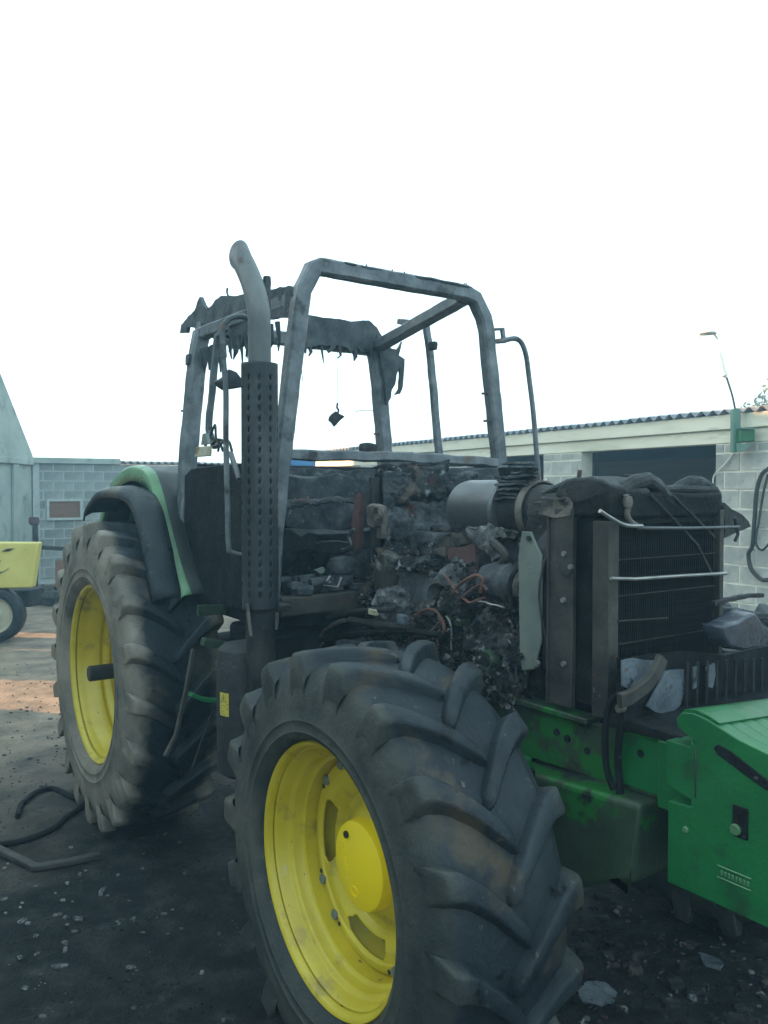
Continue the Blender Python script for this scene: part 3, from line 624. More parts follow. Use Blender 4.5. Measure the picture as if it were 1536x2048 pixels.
# header tank with ragged tanned alloy top
MB().b(2.80, 2.95, -.335, .30, 1.835, 1.905).build('header_tank', 'tan', TR, bevel=.012, sub=4, disp=.014, dfreq=18)
MB().b(2.93, 3.10, -.325, .30, 1.84, 1.925).build('header_tank', 'soot', TR, bevel=.015, sub=3, disp=.012, dfreq=14)
MB().plate([(2.80,-.33,1.925),(2.93,-.33,1.965),(2.96,-.10,1.97),(2.84,-.08,1.945)], (-.2,0,1), .012).build('top_cowl_sheet', 'steel', TR, bevel=.002, sub=2, disp=.008, dfreq=10)
MB().plate([(2.864,-0.22,1.912),(2.887,-0.22,1.942),(2.954,-0.22,1.977),(3.03,-0.22,1.981),(3.072,-0.22,1.963),(3.107,-0.22,1.941),(3.093,-0.22,1.903),(2.977,-0.22,1.89)], (0,1,0), .22).build('top_cowl', 'melt', TR, bevel=.02, sub=1, disp=.012)
MB().tube([(2.909,-0.25,1.925),(2.909,-0.25,1.982),(2.913,-0.25,2.003)], .008, 8).build('filler_neck', 'redhot', TR)
MB().lathe([(0,.02),(.02,.022),(.025,.03),(.032,.028),(.034,0)], 2, c=(2.98,-.08,1.955), n=16).build('radiator_cap', 'char', TR)
hose = MB()
hose.tube(bez([(3.08,-0.247,1.925),(3.08,-0.186,1.953),(3.08,-0.113,1.967),(3.08,-0.054,1.947),(3.08,-0.003,1.907),(3.08,0.059,1.88)]), .026, 10)
hose.tube(bez([(3.04,0.079,1.916),(3.04,0.166,1.955),(3.04,0.257,1.961),(3.04,0.335,1.924),(3.04,0.359,1.877)]), .024, 10)
hose.tube(bez([(3.06,-0.192,1.916),(3.06,-0.059,1.925),(3.06,0.08,1.937),(3.06,0.321,1.934)]), .014, 8)
hose.build('top_hose', 'melt', TR, disp=.004, dfreq=20)
ws = MB(); ws.tube(bez([(3.115,-0.255,1.917),(3.115,-0.244,1.881),(3.115,-0.249,1.854),(3.115,-0.234,1.831),(3.115,-0.198,1.814)]), .010, 8, )
ws.lathe([(-.02,0),(-.018,.014),(0,.018),(.018,.014),(.02,0)], 2, c=[(3.115,-0.247,1.894)][0], n=12)
ws.build('bleed_pipe', 'tan', TR)
MB().tube(bez([(3.13,-0.399,1.867),(3.13,-0.346,1.843),(3.13,-0.277,1.819),(3.13,-0.191,1.814)]), .007, 8).build('cooler_rod', 'rodm', TR)
MB().tube([(3.125,-0.21,1.808),(3.125,0.077,1.8),(3.125,0.374,1.796)], .006, 8).build('cooler_rod', 'stack', TR)
MB().tube([(3.115,-0.326,1.647),(3.115,-0.206,1.638),(3.115,0.036,1.634),(3.115,0.311,1.627)], .0065, 8).build('cooler_rod', 'rodm', TR)
MB().tube([(3.105,-0.278,1.502),(3.105,-0.139,1.496),(3.105,-0.018,1.49)], .004, 8).build('cooler_rod', 'char', TR)
for pts in ([(3.112,-0.128,1.92),(3.112,-0.005,1.838),(3.112,0.14,1.738),(3.112,0.232,1.625)], [(3.112,-0.006,1.916),(3.112,0.138,1.827),(3.112,0.245,1.761)]):
    MB().bar(pts, .010, .006, up=(1,0,0)).build('diagonal_strap', 'char', TR)
q = MB(); q.plate(ragged([(3.0,0.397,1.886),(3.0,0.446,1.86),(3.0,0.52,1.836),(3.0,0.561,1.811),(3.0,0.575,1.791),(3.0,0.487,1.773),(3.0,0.435,1.759),(3.0,0.399,1.751)]), (1,0,0), .10)
q.tube([(3.1,0.388,1.829),(3.1,0.409,1.768),(3.1,0.39,1.743)], .007, 6); q.build('cooler_bracket', 'melt', TR)
q = MB(); q.lump((2.96,.30,1.62), (.18,.07,.50), 5, .16, 3); q.build('melted_side_tank', 'melt', TR)
for z in (1.42, 1.58, 1.70): MB().b(3.084, 3.092, -.27, .28, z, z+.004).build('core_seam', 'char', TR)
# fins: real vertical slats of the core
fin = None
for i in range(46):
    p = (3.088, -.265+.0118*i, 1.52)
    if fin is None: fin = MB().box((0,0,0), (.006,.0035,.60)).build('core_fin', 'soot', TR, smooth=0, loc=p)
    else: share(fin, p, rot=(R(rnd.uniform(-.4,.4)), 0, 0))
# scorched plate and shroud edge between engine and radiator
pp('shroud_strut', 'paleplate', [(2.714,-0.33,1.783),(2.76,-0.33,1.783),(2.79,-0.33,1.731),(2.812,-0.33,1.7),(2.814,-0.33,1.406),(2.78,-0.33,1.293),(2.72,-0.33,1.278),(2.707,-0.33,1.329),(2.697,-0.33,1.693)], th=.010, disp=.002)
MB().lathe([(-.008,0),(-.008,.010),(0,.010)], 1, c=[(2.756,-0.336,1.76)][0], n=10).build('strut_hole', 'ink', TR)
MB().lathe([(-.010,0),(-.010,.012),(0,.014)], 1, c=[(2.798,-0.336,1.317)][0], n=8).build('strut_bolt', 'rodm', TR)
MB().bar([(2.812,-0.31,1.703),(2.819,-0.31,1.294)], .016, .03, up=(1,0,0)).build('shroud_edge', 'char', TR, bevel=.003)
mb = MB(); mb.lathe([(2.70,.30),(2.80,.33),(2.83,.36)], 0, c=(0,0,1.55), n=36); mb.build('fan_shroud', 'melt', TR, solid=.008, disp=.008, dfreq=9)
for i in range(7):
    a = 2*math.pi*i/7; MB().box((2.74, .15*math.cos(a), 1.55+.15*math.sin(a)), (.02,.22,.06), rot=(a+R(0),0,0)).build('fan_blade', 'char', TR)

# ---- front tray with battery remains
MB().b(3.10, 3.62, -.33, .42, 1.17, 1.20).build('battery_tray', 'soot', TR, bevel=.004)
MB().plate(ragged([(3.16,-0.334,1.394),(3.16,-0.184,1.389),(3.16,-0.018,1.384),(3.16,0.209,1.348),(3.16,0.517,1.347),(3.16,0.82,1.335),(3.16,0.826,1.093),(3.16,0.523,1.114),(3.16,0.274,1.128),(3.16,0.037,1.138),(3.16,-0.181,1.161),(3.16,-0.327,1.196)], .004), (1,0,0), .03).build('tray_front', 'soot', TR, sub=1, disp=.004)
q = MB()
ra, rb = [(3.2,-0.038,1.354),(3.2,0.463,1.313)]; rc, rd = [(3.2,-0.044,1.198),(3.2,0.467,1.144)]
for i in range(10): q.tube([Vector(ra).lerp(Vector(rb), i/9), Vector(rc).lerp(Vector(rd), i/9)], .006, 6)
q.build('battery_rib', 'melt', TR)
MB().plate(ragged([(3.19,-0.363,1.396),(3.19,-0.303,1.398),(3.19,-0.248,1.385),(3.19,-0.177,1.374),(3.19,-0.202,1.339),(3.19,-0.26,1.319),(3.19,-0.316,1.298),(3.19,-0.36,1.316)], .004), (1,0,0), .006).build('bare_patch', 'foil', TR, sub=1, disp=.002)
MB().plate(ragged([(3.19,-0.145,1.337),(3.19,-0.048,1.331),(3.19,-0.042,1.268),(3.19,-0.063,1.215),(3.19,-0.121,1.191),(3.19,-0.195,1.209),(3.19,-0.241,1.235),(3.19,-0.196,1.284)], .004), (1,0,0), .006).build('bare_patch', 'foil', TR, sub=1, disp=.002)
MB().plate(ragged([(3.2,-0.01,1.334),(3.2,0.021,1.338),(3.2,0.016,1.267),(3.2,-0.006,1.26)], .003), (1,0,0), .006).build('bare_patch', 'foil', TR)
MB().plate(ragged([(3.2,0.066,1.326),(3.2,0.112,1.334),(3.2,0.119,1.292),(3.2,0.102,1.249),(3.2,0.073,1.259)], .003), (1,0,0), .006).build('bare_patch', 'foil', TR)
MB().bar(bez([(3.24,-0.226,1.398),(3.24,-0.258,1.355),(3.24,-0.312,1.32),(3.24,-0.379,1.298),(3.24,-0.431,1.29)]), .045, .02, up=(1,0,0)).build('fallen_strap', 'rustdark', TR, disp=.004)
MB().plate(ragged([(3.26,0.008,1.481),(3.26,0.087,1.494),(3.26,0.199,1.517),(3.26,0.23,1.484),(3.26,0.256,1.429),(3.26,0.226,1.394),(3.26,0.13,1.387),(3.26,0.054,1.412),(3.26,0.019,1.446)], .004), (1,0,0), .08).build('burnt_headlamp', 'glassy', TR, bevel=.01, sub=1, disp=.008)
MB().bar(bez([(3.18,0.13,1.536),(3.18,0.22,1.545),(3.18,0.329,1.549),(3.18,0.439,1.545)]), .018, .016).build('bent_bar', 'melt', TR, disp=.004, dfreq=25)
MB().bar(bez([(3.1,0.494,1.452),(3.1,0.705,1.429),(3.1,0.853,1.429)]), .03, .03).build('bent_bar', 'melt', TR, disp=.004, dfreq=25)
MB().plate(ragged([(3.06,0.331,1.34),(3.06,0.461,1.318),(3.06,0.598,1.323),(3.06,0.689,1.37),(3.06,1.008,1.385),(3.06,1.011,1.257),(3.06,0.691,1.273),(3.06,0.364,1.295)], .01), (1,0,0), .08).build('melted_grille', 'melt', TR, sub=1, disp=.01)
hz = MB()
hz.tube(bez([(3.182,-0.36,1.29),(3.147,-0.36,1.26),(3.129,-0.36,1.195),(3.124,-0.36,1.112),(3.133,-0.36,1.034),(3.161,-0.36,0.978)]), .011, 8)
hz.tube(bez([(3.178,-0.34,1.267),(3.167,-0.34,1.184),(3.16,-0.34,1.07),(3.169,-0.34,0.976),(3.161,-0.34,0.925)]), .012, 8)
hz.build('hanging_hose', 'soot', TR)
MB().lathe([(-.015,0),(-.015,.013),(.01,.014)], 1, c=[(3.195,-0.37,1.249)][0], n=10).build('hose_union', 'tan', TR)

# ---- engine
MB().b(1.62, 2.62, -.20, .20, 1.05, 1.55).build('engine_block', 'insul', TR, bevel=.03, sub=4, disp=.025, dfreq=9)
MB().b(1.75, 2.55, -.13, .15, 1.55, 1.74).build('cylinder_head', 'insul', TR, bevel=.02, sub=4, disp=.02, dfreq=10)
def crag(name, m, org, du, dv, nu, nv, amp, seed, nrm, f=5, kind='stuff', edge=.0, sink=.12):
    mb = MB(); vs_ = []; o = Vector(org); U_ = Vector(du); V_ = Vector(dv); N_ = Vector(nrm).normalized()
    for b_ in range(nv+1):
        for a in range(nu+1):
            u, v = a/nu, b_/nv; p = o+U_*u+V_*v; q = p*f+Vector((seed*3.3,seed,0))
            e = noise.noise(q)*1.0+noise.noise(q*2.7)*.5+abs(noise.noise(q*6.1))*.32+noise.noise(q*14)*.10
            t = noise.noise_vector(q*1.9)*edge*(1 if 0 in (a, b_) or a == nu or b_ == nv else .3)
            bd = min(1, min(u, 1-u, v, 1-v)*5); back = (1-bd)**1.5*sink*(.6+noise.noise(q*3)*.8)
            vs_.append(p+N_*(e*amp-back)+t)
    mb.add(vs_, [(b_*(nu+1)+a, b_*(nu+1)+a+1, (b_+1)*(nu+1)+a+1, (b_+1)*(nu+1)+a) for b_ in range(nv) for a in range(nu)])
    o_ = mb.build(name, m, TR, smooth=25, solid=.006)
    if kind: tag(o_, kind=kind)
    return o_
MB().b(1.54, 1.58, -.19, .33, 1.40, 2.02).build('heater_box', 'soot', TR, bevel=.01)
crag('burnt_bulkhead_lining', 'insul', (1.64,-.20,1.42), (0,.60,.0), (-.02,0,.60), 90, 90, .055, 2, (1,0,0), edge=.03, kind=None, sink=0)
crag('burnt_bulkhead_crust', 'pile', (1.69,-.19,1.40), (0,.42,.0), (-.03,0,.36), 70, 60, .05, 5, (1,-.3,0), f=7, edge=.04, kind=None)
crag('burnt_upper_crust', 'pile', (1.66,-.16,1.88), (.02,.40,.02), (-.05,0,.185), 60, 24, .035, 8, (1,0,.3), f=8, edge=.03, kind=None)
crag('ash_drift', 'ash', (1.78,-.30,1.50), (.50,.02,.06), (.0,.10,.09), 80, 20, .035, 31, (0,-.6,1), f=9, edge=.05, kind=None, sink=.08)
crag('ash_drift', 'ash', (2.30,-.31,1.36), (.20,.02,.16), (.04,.06,-.12), 50, 30, .035, 33, (0,-1,.2), f=9, edge=.05, kind=None, sink=.08)
crag('slumped_engine_cover', 'pile', (1.75,-.22,1.60), (.62,0,.05), (-.04,.24,.16), 90, 50, .05, 9, (0,-.6,1), f=6, edge=.04, kind=None)
MB().bar([(1.587,-0.22,1.995),(1.604,-0.22,1.428)], .045, .03, up=(1,0,0)).build('bulkhead_post', 'char', TR, bevel=.004)
MB().plate(ragged([(1.476,-0.24,1.91),(1.53,-0.24,1.922),(1.512,-0.24,1.788),(1.503,-0.24,1.689),(1.484,-0.24,1.639),(1.43,-0.24,1.648),(1.439,-0.24,1.761)], .005), (0,1,0), .03).build('scorched_column', 'redhot', TR, sub=1, disp=.006)
MB().tube(bez([(1.501,-0.28,1.744),(1.456,-0.28,1.708),(1.474,-0.28,1.665),(1.428,-0.28,1.642),(1.39,-0.28,1.635)]), .009, 8).build('bent_pipe', 'steel', TR)
MB().lump([(1.686,-0.27,1.817)][0], (.10,.06,.10), 8, .22, 3).build('valve_body', 'tan', TR)
for k, dr in enumerate((.018,.030,.040)):
    MB().lathe([(-.006,dr),(.0,dr+.005),(.006,dr)], 1, c=Vector([(1.758,-0.31,1.819)][0]), n=16).build('valve_ring', 'tan', TR)
MB().lump([(1.722,-0.26,1.741)][0], (.05,.05,.07), 9, .2, 2).build('valve_body', 'tan', TR)
# air cleaner
AC = (0, .02, 1.845)
MB().lathe([(1.98,0),(1.985,.10),(2.0,.128),(2.03,.134),(2.27,.134),(2.285,.138),(2.30,.132),(2.31,.10),(2.31,0)], 0, c=AC, n=48).build('air_cleaner_drum', 'steel', TR, disp=.002, dfreq=5)
MB().lathe([(2.31,.06),(2.32,.115),(2.42,.118),(2.43,.124),(2.45,.124),(2.46,.112),(2.56,.105),(2.60,.09),(2.62,.06),(2.62,0)], 0, c=AC, n=40).build('intake_duct', 'char', TR, disp=.005, dfreq=8)
MB().lathe([(2.44,.128),(2.475,.128),(2.475,.122),(2.44,.122)], 0, c=AC, n=40, closed=True).build('clamp_band', 'tan', TR)
MB().lump((2.62,-.02,1.80), (.20,.22,.20), 11, .16, 3).build('intake_elbow', 'char', TR)
ft = Vector([(2.368,-0.02,1.976)][0])
fr = random.Random(4)
for i in range(9):
    z = -.075+i*.018; w_ = .105*(1-.25*(i/8)**2)*fr.uniform(.85,1.05); pts = [(ft.x+w_*math.cos(a)*fr.uniform(.8,1.1), ft.y+w_*math.sin(a)*fr.uniform(.8,1.1), ft.z+z) for a in [k*math.pi/6 for k in range(12)]]
    o = MB().plate(ragged(pts, .008, .02, i), (0,0,1), .008).build('filter_pleat', 'ash' if i > 5 else 'insul', TR, sub=1, disp=.008, dfreq=14, seed=i); o.rotation_euler = (0,0,0)
MB().lathe([(-.10,.05),(.05,.085)], 2, c=tuple(ft), n=20).build('filter_core', 'soot', TR)
MB().plate(ragged([(1.969,-0.14,1.704),(2.085,-0.14,1.745),(2.267,-0.14,1.783),(2.419,-0.14,1.776),(2.505,-0.14,1.759),(2.477,-0.14,1.73),(2.314,-0.14,1.73),(2.17,-0.14,1.697),(2.015,-0.14,1.684)], .006), (0,1,0), .02).build('buckled_cover', 'rustdark', TR, sub=3, disp=.014, dfreq=16)
MB().plate(ragged([(2.24,-0.2,1.758),(2.38,-0.2,1.796),(2.483,-0.2,1.784),(2.489,-0.2,1.756),(2.39,-0.2,1.732),(2.425,-0.2,1.693),(2.469,-0.2,1.672),(2.426,-0.2,1.649),(2.35,-0.2,1.693),(2.288,-0.2,1.731)], .007), (0,1,0), .012).build('ash_sheet', 'ash', TR, sub=3, disp=.016, dfreq=22)
for k, q in enumerate(([(2.11,-0.16,1.684),(2.29,-0.16,1.715),(2.306,-0.16,1.58),(2.259,-0.16,1.545),(2.11,-0.16,1.564)], [(1.98,-0.16,1.665),(2.093,-0.16,1.689),(2.093,-0.16,1.584),(2.023,-0.16,1.556)])):
    MB().plate(ragged(q, .004), (0,1,0), .05).build('rocker_cover_piece', 'redhot' if k == 0 else 'tan', TR, sub=1, disp=.008)
ab = Vector([(2.521,-0.24,1.574)][0])
al = MB(); al.lathe([(-.10,0),(-.10,.06),(-.05,.075),(.05,.078),(.06,.06),(.07,.05),(.07,0)], 0, c=tuple(ab), n=24); al.build('alternator', 'insul', TR, disp=.006, dfreq=16)
for k in range(3): MB().lathe([(.085+.016*k,.052),(.091+.016*k,.060),(.097+.016*k,.052)], 0, c=tuple(ab), n=24).build('alternator_pulley', 'tan', TR)
q = MB(); q.sweep(bez([tuple(ab+Vector(v)) for v in ((.10,.06,-.02),(.10,.02,.062),(.10,-.055,.03),(.10,-.05,-.12),(.10,.0,-.25),(.10,.1,-.30))]), [(-.008,-.004),(.008,-.004),(.008,.004),(-.008,.004)]); q.build('belt', 'soot', TR)
MB().tube(bez([(2.466,-0.25,1.727),(2.537,-0.25,1.682),(2.509,-0.25,1.642),(2.437,-0.25,1.597),(2.481,-0.25,1.522),(2.594,-0.25,1.457)]), .018, 8).build('coolant_pipe', 'rustdark', TR, disp=.004)
tu = Vector([(1.992,-0.22,1.513)][0])
MB().lump(tu, (.24,.16,.18), 21, .18, 3).build('turbocharger', 'insul', TR, sub=1, disp=.008, dfreq=24)
MB().lump(tuple(tu+Vector((-.16,0,.05))), (.18,.12,.12), 22, .22, 3).build('exhaust_manifold', 'insul', TR)
MB().lump([(1.903,-0.32,1.41)][0], (.22,.10,.17), 23, .22, 3).build('ash_lump', 'ash', TR, sub=2, disp=.018, dfreq=30)
MB().lump([(1.816,-0.3,1.547)][0], (.10,.10,.20), 24, .2, 3).build('starter_motor', 'rustdark', TR, sub=1, disp=.006, dfreq=24)
MB().lump([(1.816,-0.3,1.604)][0], (.14,.08,.05), 25, .3, 3).build('ash_lump', 'ash', TR, sub=2, disp=.018, dfreq=30)
MB().lump([(2.034,-0.28,1.608)][0], (.20,.10,.06), 26, .3, 3).build('ash_lump', 'pile', TR, sub=2, disp=.018, dfreq=30)
MB().lump([(2.312,-0.3,1.477)][0], (.16,.10,.10), 27, .3, 3).build('ash_lump', 'pile', TR, sub=2, disp=.018, dfreq=30)
MB().lump([(2.304,-0.28,1.407)][0], (.10,.08,.05), 28, .15, 2).build('injection_pump', 'greenburnt', TR)
MB().lump([(2.523,-0.3,1.297)][0], (.07,.05,.10), 29, .12, 3).build('pump_housing', 'greenburnt', TR)
MB().lathe([(-.02,.015),(-.025,.035),(0,.045),(.03,.045)], 1, c=[(2.553,-0.34,1.288)][0], n=20).build('pulley', 'greenburnt', TR)
MB().lathe([(-.03,.0),(-.03,.022),(.02,.022)], 1, c=[(2.553,-0.34,1.288)][0], n=12).build('pulley_boss', 'soot', TR)
for pts, r_, m_ in (([(2.078,-0.34,1.396),(2.165,-0.34,1.436),(2.249,-0.34,1.422),(2.275,-0.34,1.363),(2.223,-0.34,1.335)], .006, 'copper'), ([(2.291,-0.34,1.423),(2.323,-0.34,1.38),(2.32,-0.34,1.289)], .004, 'rodm'), ([(2.199,-0.34,1.353),(2.226,-0.34,1.315),(2.239,-0.34,1.282)], .004, 'copper'),
                    ([(2.268,-0.34,1.455),(2.329,-0.34,1.522),(2.391,-0.34,1.568),(2.465,-0.34,1.604),(2.509,-0.34,1.589),(2.495,-0.34,1.539)], .007, 'copper'), ([(2.329,-0.34,1.472),(2.406,-0.34,1.52),(2.495,-0.34,1.568),(2.538,-0.34,1.553)], .006, 'redhot'), ([(2.078,-0.34,1.304),(2.189,-0.34,1.347),(2.249,-0.34,1.391)], .007, 'redhot'),
                    ([(2.483,-0.34,1.505),(2.566,-0.34,1.501),(2.629,-0.34,1.497)], .004, 'rodm'), ([(2.281,-0.34,1.589),(2.36,-0.34,1.525),(2.436,-0.34,1.494),(2.523,-0.34,1.523)], .005, 'copper'), ([(1.56,-0.34,1.684),(1.374,-0.34,1.681),(1.235,-0.34,1.664)], .004, 'steel')):
    MB().tube(bez(pts), r_, 6).build('bare_wire', m_, TR, disp=.004, dfreq=25)
# rods and pipes draped in front of the engine over the tyre
for pts, r_, m_ in (([(1.45,-0.42,1.321),(1.598,-0.42,1.352),(1.77,-0.42,1.387),(2.043,-0.42,1.424)], .012, 'char'), ([(1.372,-0.42,1.171),(1.459,-0.42,1.252),(1.561,-0.42,1.302),(1.642,-0.42,1.329)], .011, 'tan'), ([(1.411,-0.42,1.172),(1.497,-0.42,1.226),(1.597,-0.42,1.25),(1.685,-0.42,1.256)], .006, 'rodm'),
                    ([(1.156,-0.42,1.111),(1.411,-0.42,1.201),(1.77,-0.42,1.282),(2.079,-0.42,1.34),(2.349,-0.42,1.362)], .015, 'soot'), ([(1.685,-0.42,1.335),(1.93,-0.42,1.345),(2.15,-0.42,1.364)], .018, 'char')):
    MB().tube(bez(pts), r_, 8).build('engine_pipe', m_, TR, disp=.003, dfreq=25)
MB().box([(1.894,-0.43,1.398)][0], (.06,.02,.025)).build('pipe_label', 'cream', TR, bevel=.003)
MB().lump([(2.097,-0.42,1.393)][0], (.06,.03,.04), 33, .3, 3).build('foil_scrap', 'foil', TR)
MB().lump([(1.812,-0.38,1.2)][0], (.5,.12,.10), 34, .2, 3).build('burnt_harness', 'insul', TR)
# rubble of the burnt engine bay: one heap of small flakes and stubs
sr = random.Random(12); sm = MB(); sa = MB()
gx, gz = 150, 66; vs_ = []
for b_ in range(gz+1):
    for a in range(gx+1):
        u, w = a/gx, b_/gz; x = 1.58+1.16*u; z = 1.13+.52*w+.05*math.sin(u*7)*w; y = -.34+.16*w**1.5
        p = Vector((x, 0, z)); e = noise.noise(p*5)*.10+noise.noise(p*13+Vector((4,0,0)))*.05+abs(noise.noise(p*31))*.03+noise.noise(p*70)*.008
        dz = noise.noise(p*8+Vector((0,9,0)))*.03
        vs_.append((x, y+e, z+dz))
sm.add(vs_, [(b_*(gx+1)+a, b_*(gx+1)+a+1, (b_+1)*(gx+1)+a+1, (b_+1)*(gx+1)+a) for b_ in range(gz) for a in range(gx)])
tag(sm.build('charred_heap', 'pile', TR, smooth=25), kind='stuff'); sm = MB()
for i in range(900):
    x = sr.uniform(1.6, 2.74); z = 1.14+.5*sr.random(); y = -.38+.18*((z-1.13)/.52)+sr.uniform(-.05,.03)
    s_ = sr.uniform(.004,.019); t = sm if sr.random() < .88 else sa
    if sr.random() < .8:
        t.plate([(x+s_*math.cos(k*1.2+i)*sr.uniform(.5,1.5), y+s_*.6*math.sin(k*2.1+i), z+s_*math.sin(k*1.2+i)*sr.uniform(.4,1.2)) for k in range(5)], (sr.uniform(-1,1),-1,sr.uniform(-1,1)), .004)
    else:
        p = Vector((x,y,z)); d = Vector((sr.uniform(-1,1),sr.uniform(-.3,.3),sr.uniform(-1,.5)))*.07; d2 = Vector((sr.uniform(-1,1),sr.uniform(-.3,.3),sr.uniform(-.8,.8)))*.05
        sm.tube(bez([p, p+d, p+d+d2], 3), sr.uniform(.002,.0045), 5)
tag(sm.build('charred_rubble', 'pile', TR, smooth=0), kind='stuff'); tag(sa.build('ash_flakes', 'ash', TR, smooth=0), kind='stuff')
# ---- cab
def sym(f): f(-1); f(1)
hoopx = 1.5
hoop = [(hoopx,-.745,1.30),(hoopx,-.715,1.75),(hoopx,-.672,2.11),(hoopx,-.575,2.80),(hoopx,-.563,2.86),(hoopx,-.505,2.972),(hoopx,-.475,2.985),(hoopx,.42,2.985),(hoopx,.495,2.962),(hoopx,.555,2.87),(hoopx,.575,2.80),(hoopx,.672,2.11),(hoopx,.715,1.75),(hoopx,.745,1.30)]
def finer(p, st=.05):
    out = []
    for i in range(len(p)-1):
        a, b_ = Vector(p[i]), Vector(p[i+1]); n = max(1, int((b_-a).length/st))
        out += [a.lerp(b_, k/n) for k in range(n)]
    return out+[Vector(p[-1])]
MB().bar(finer(hoop), .078, .07, up=(1,0,0)).build('front_cab_hoop', 'frame', TR, disp=.004, dfreq=14)
# lumps of melted trim stuck on the hoop's beam
tm = MB()
for i in range(26):
    y = rnd.uniform(-.46,.47); tm.lump((hoopx+rnd.uniform(-.02,.02), y, 3.012+rnd.uniform(-.004,.004)), (.05,rnd.uniform(.05,.2),.012), i, .22, 2)
for i in range(5): y = rnd.uniform(-.4,.45); tm.tube([(hoopx,y,3.01),(hoopx+.01,y+.004,3.035)], .004, 5)
tag(tm.build('melted_crust', 'meltgrey', TR, disp=.004, dfreq=30), kind='stuff')
rx = .38
def rpost(s):
    MB().bar(finer([(rx+.02,s*.735,1.35),(rx+.02,s*.71,1.75),(rx,s*.688,2.11),(rx,s*.625,2.72),(rx,s*.60,2.84)]), .09, .085, up=(1,0,0)).build('rear_cab_post', 'frame', TR, disp=.006, dfreq=12)
sym(rpost)
MB().bar(finer([(rx,-.62,2.86),(rx,.60,2.86)]), .07, .08).build('rear_roof_beam', 'frame', TR, disp=.006, dfreq=10)
MB().bar(finer([(rx,.60,2.87),(1.46,.44,2.965)]), .075, .07).build('roof_side_rail', 'frame', TR, disp=.003)
MB().bar(finer([(rx,-.60,2.83),(1.46,-.575,2.83)]), .065, .07).build('roof_side_rail', 'frame', TR, disp=.003)
# torn lining sheets hanging at the back and right side
MB().plate(ragged([(0.43,-0.037,3.015),(0.43,0.156,3.011),(0.43,0.377,3.009),(0.43,0.51,3.031),(0.43,0.577,2.994),(0.43,0.616,2.943),(0.43,0.656,2.888),(0.43,0.616,2.836),(0.43,0.561,2.856),(0.43,0.522,2.836),(0.43,0.491,2.846),(0.43,0.46,2.814),(0.43,0.437,2.844),(0.43,0.403,2.844),(0.43,0.373,2.809),(0.43,0.354,2.839),(0.43,0.316,2.848),(0.43,0.268,2.849),(0.43,0.246,2.816),(0.43,0.217,2.791),(0.43,0.21,2.806),(0.43,0.232,2.843),(0.43,0.156,2.838),(0.43,0.07,2.811),(0.43,0.007,2.823),(0.43,-0.014,2.76),(0.43,-0.055,2.75)], .004, .02), (1,0,0), .02).build('melted_roof_lining', 'meltgrey', TR, sub=1, disp=.006)
MB().plate(ragged([(0.064,-0.6,2.888),(0.081,-0.6,2.933),(0.186,-0.6,2.957),(0.296,-0.6,2.979),(0.387,-0.6,3.042),(0.438,-0.6,2.987),(0.481,-0.6,2.959),(0.559,-0.6,2.962),(0.601,-0.6,2.984),(0.675,-0.6,2.995),(0.868,-0.6,2.952),(1.019,-0.6,2.94),(1.216,-0.6,2.909),(1.348,-0.6,2.897),(1.468,-0.6,2.884),(1.487,-0.6,2.839),(1.487,-0.6,2.733),(1.347,-0.6,2.757),(1.215,-0.6,2.77),(1.017,-0.6,2.717),(0.958,-0.6,2.731),(0.933,-0.6,2.689),(0.902,-0.6,2.667),(0.872,-0.6,2.698),(0.822,-0.6,2.721),(0.784,-0.6,2.758),(0.745,-0.6,2.772),(0.679,-0.6,2.764),(0.638,-0.6,2.732),(0.584,-0.6,2.767),(0.529,-0.6,2.809),(0.324,-0.6,2.847),(0.294,-0.6,2.883),(0.186,-0.6,2.901),(0.169,-0.6,2.874)], .004, .02, 3), (0,1,0), .022).build('melted_roof_lining', 'meltgrey', TR, sub=1, disp=.006)
MB().plate(ragged([(0.44,0.57,2.949),(0.44,0.633,2.93),(0.44,0.685,2.867),(0.44,0.73,2.862),(0.44,0.75,2.883),(0.44,0.774,2.922),(0.44,0.762,2.875),(0.44,0.746,2.827),(0.44,0.795,2.805),(0.44,0.787,2.702),(0.44,0.779,2.621),(0.44,0.758,2.574),(0.44,0.718,2.564),(0.44,0.75,2.606),(0.44,0.758,2.699),(0.44,0.75,2.748),(0.44,0.73,2.704),(0.44,0.718,2.637),(0.44,0.689,2.595),(0.44,0.681,2.539),(0.44,0.649,2.494),(0.44,0.633,2.657),(0.44,0.601,2.784)], .003, .015, 5), (1,0,0), .02).build('melted_trim', 'meltgrey', TR, sub=0)
q = MB(); q.tube(bez([(0.748,-0.6,2.978),(0.735,-0.6,3.002),(0.742,-0.6,3.022)]), .006, 6); q.tube(bez([(0.055,-0.6,2.417),(0.129,-0.6,2.408),(0.161,-0.6,2.378)]), .007, 6)
for i, p in enumerate([(0.38,-0.671,2.677),(0.38,-0.689,2.278)]): q.lump(p, (.05,.05,.06), i, .3, 2)
q.build('melted_stub', 'meltgrey', TR)
dr = MB()
for i in range(15):
    y = rnd.uniform(-.5,.55); L_ = .015+.08*rnd.random()**2.2
    dr.tube([(.43+rnd.uniform(-.01,.01), y, 2.85), (.43, y+.01, 2.80-L_*.5), (.435, y+rnd.uniform(-.02,.02), 2.79-L_)], rnd.uniform(.006,.014), 5, scales=[1.6,1,.4])
for i in range(14):
    x = .42+i*.07; L_ = rnd.uniform(.03,.11)
    dr.tube([(x, -.605, 2.74), (x+.01, -.60, 2.68-L_*.4), (x+rnd.uniform(-.03,.03), -.60, 2.67-L_)], rnd.uniform(.006,.015), 5, scales=[1.8,1,.4])
tag(dr.build('melted_drips', 'meltgrey', TR, disp=.006, dfreq=30), kind='stuff')
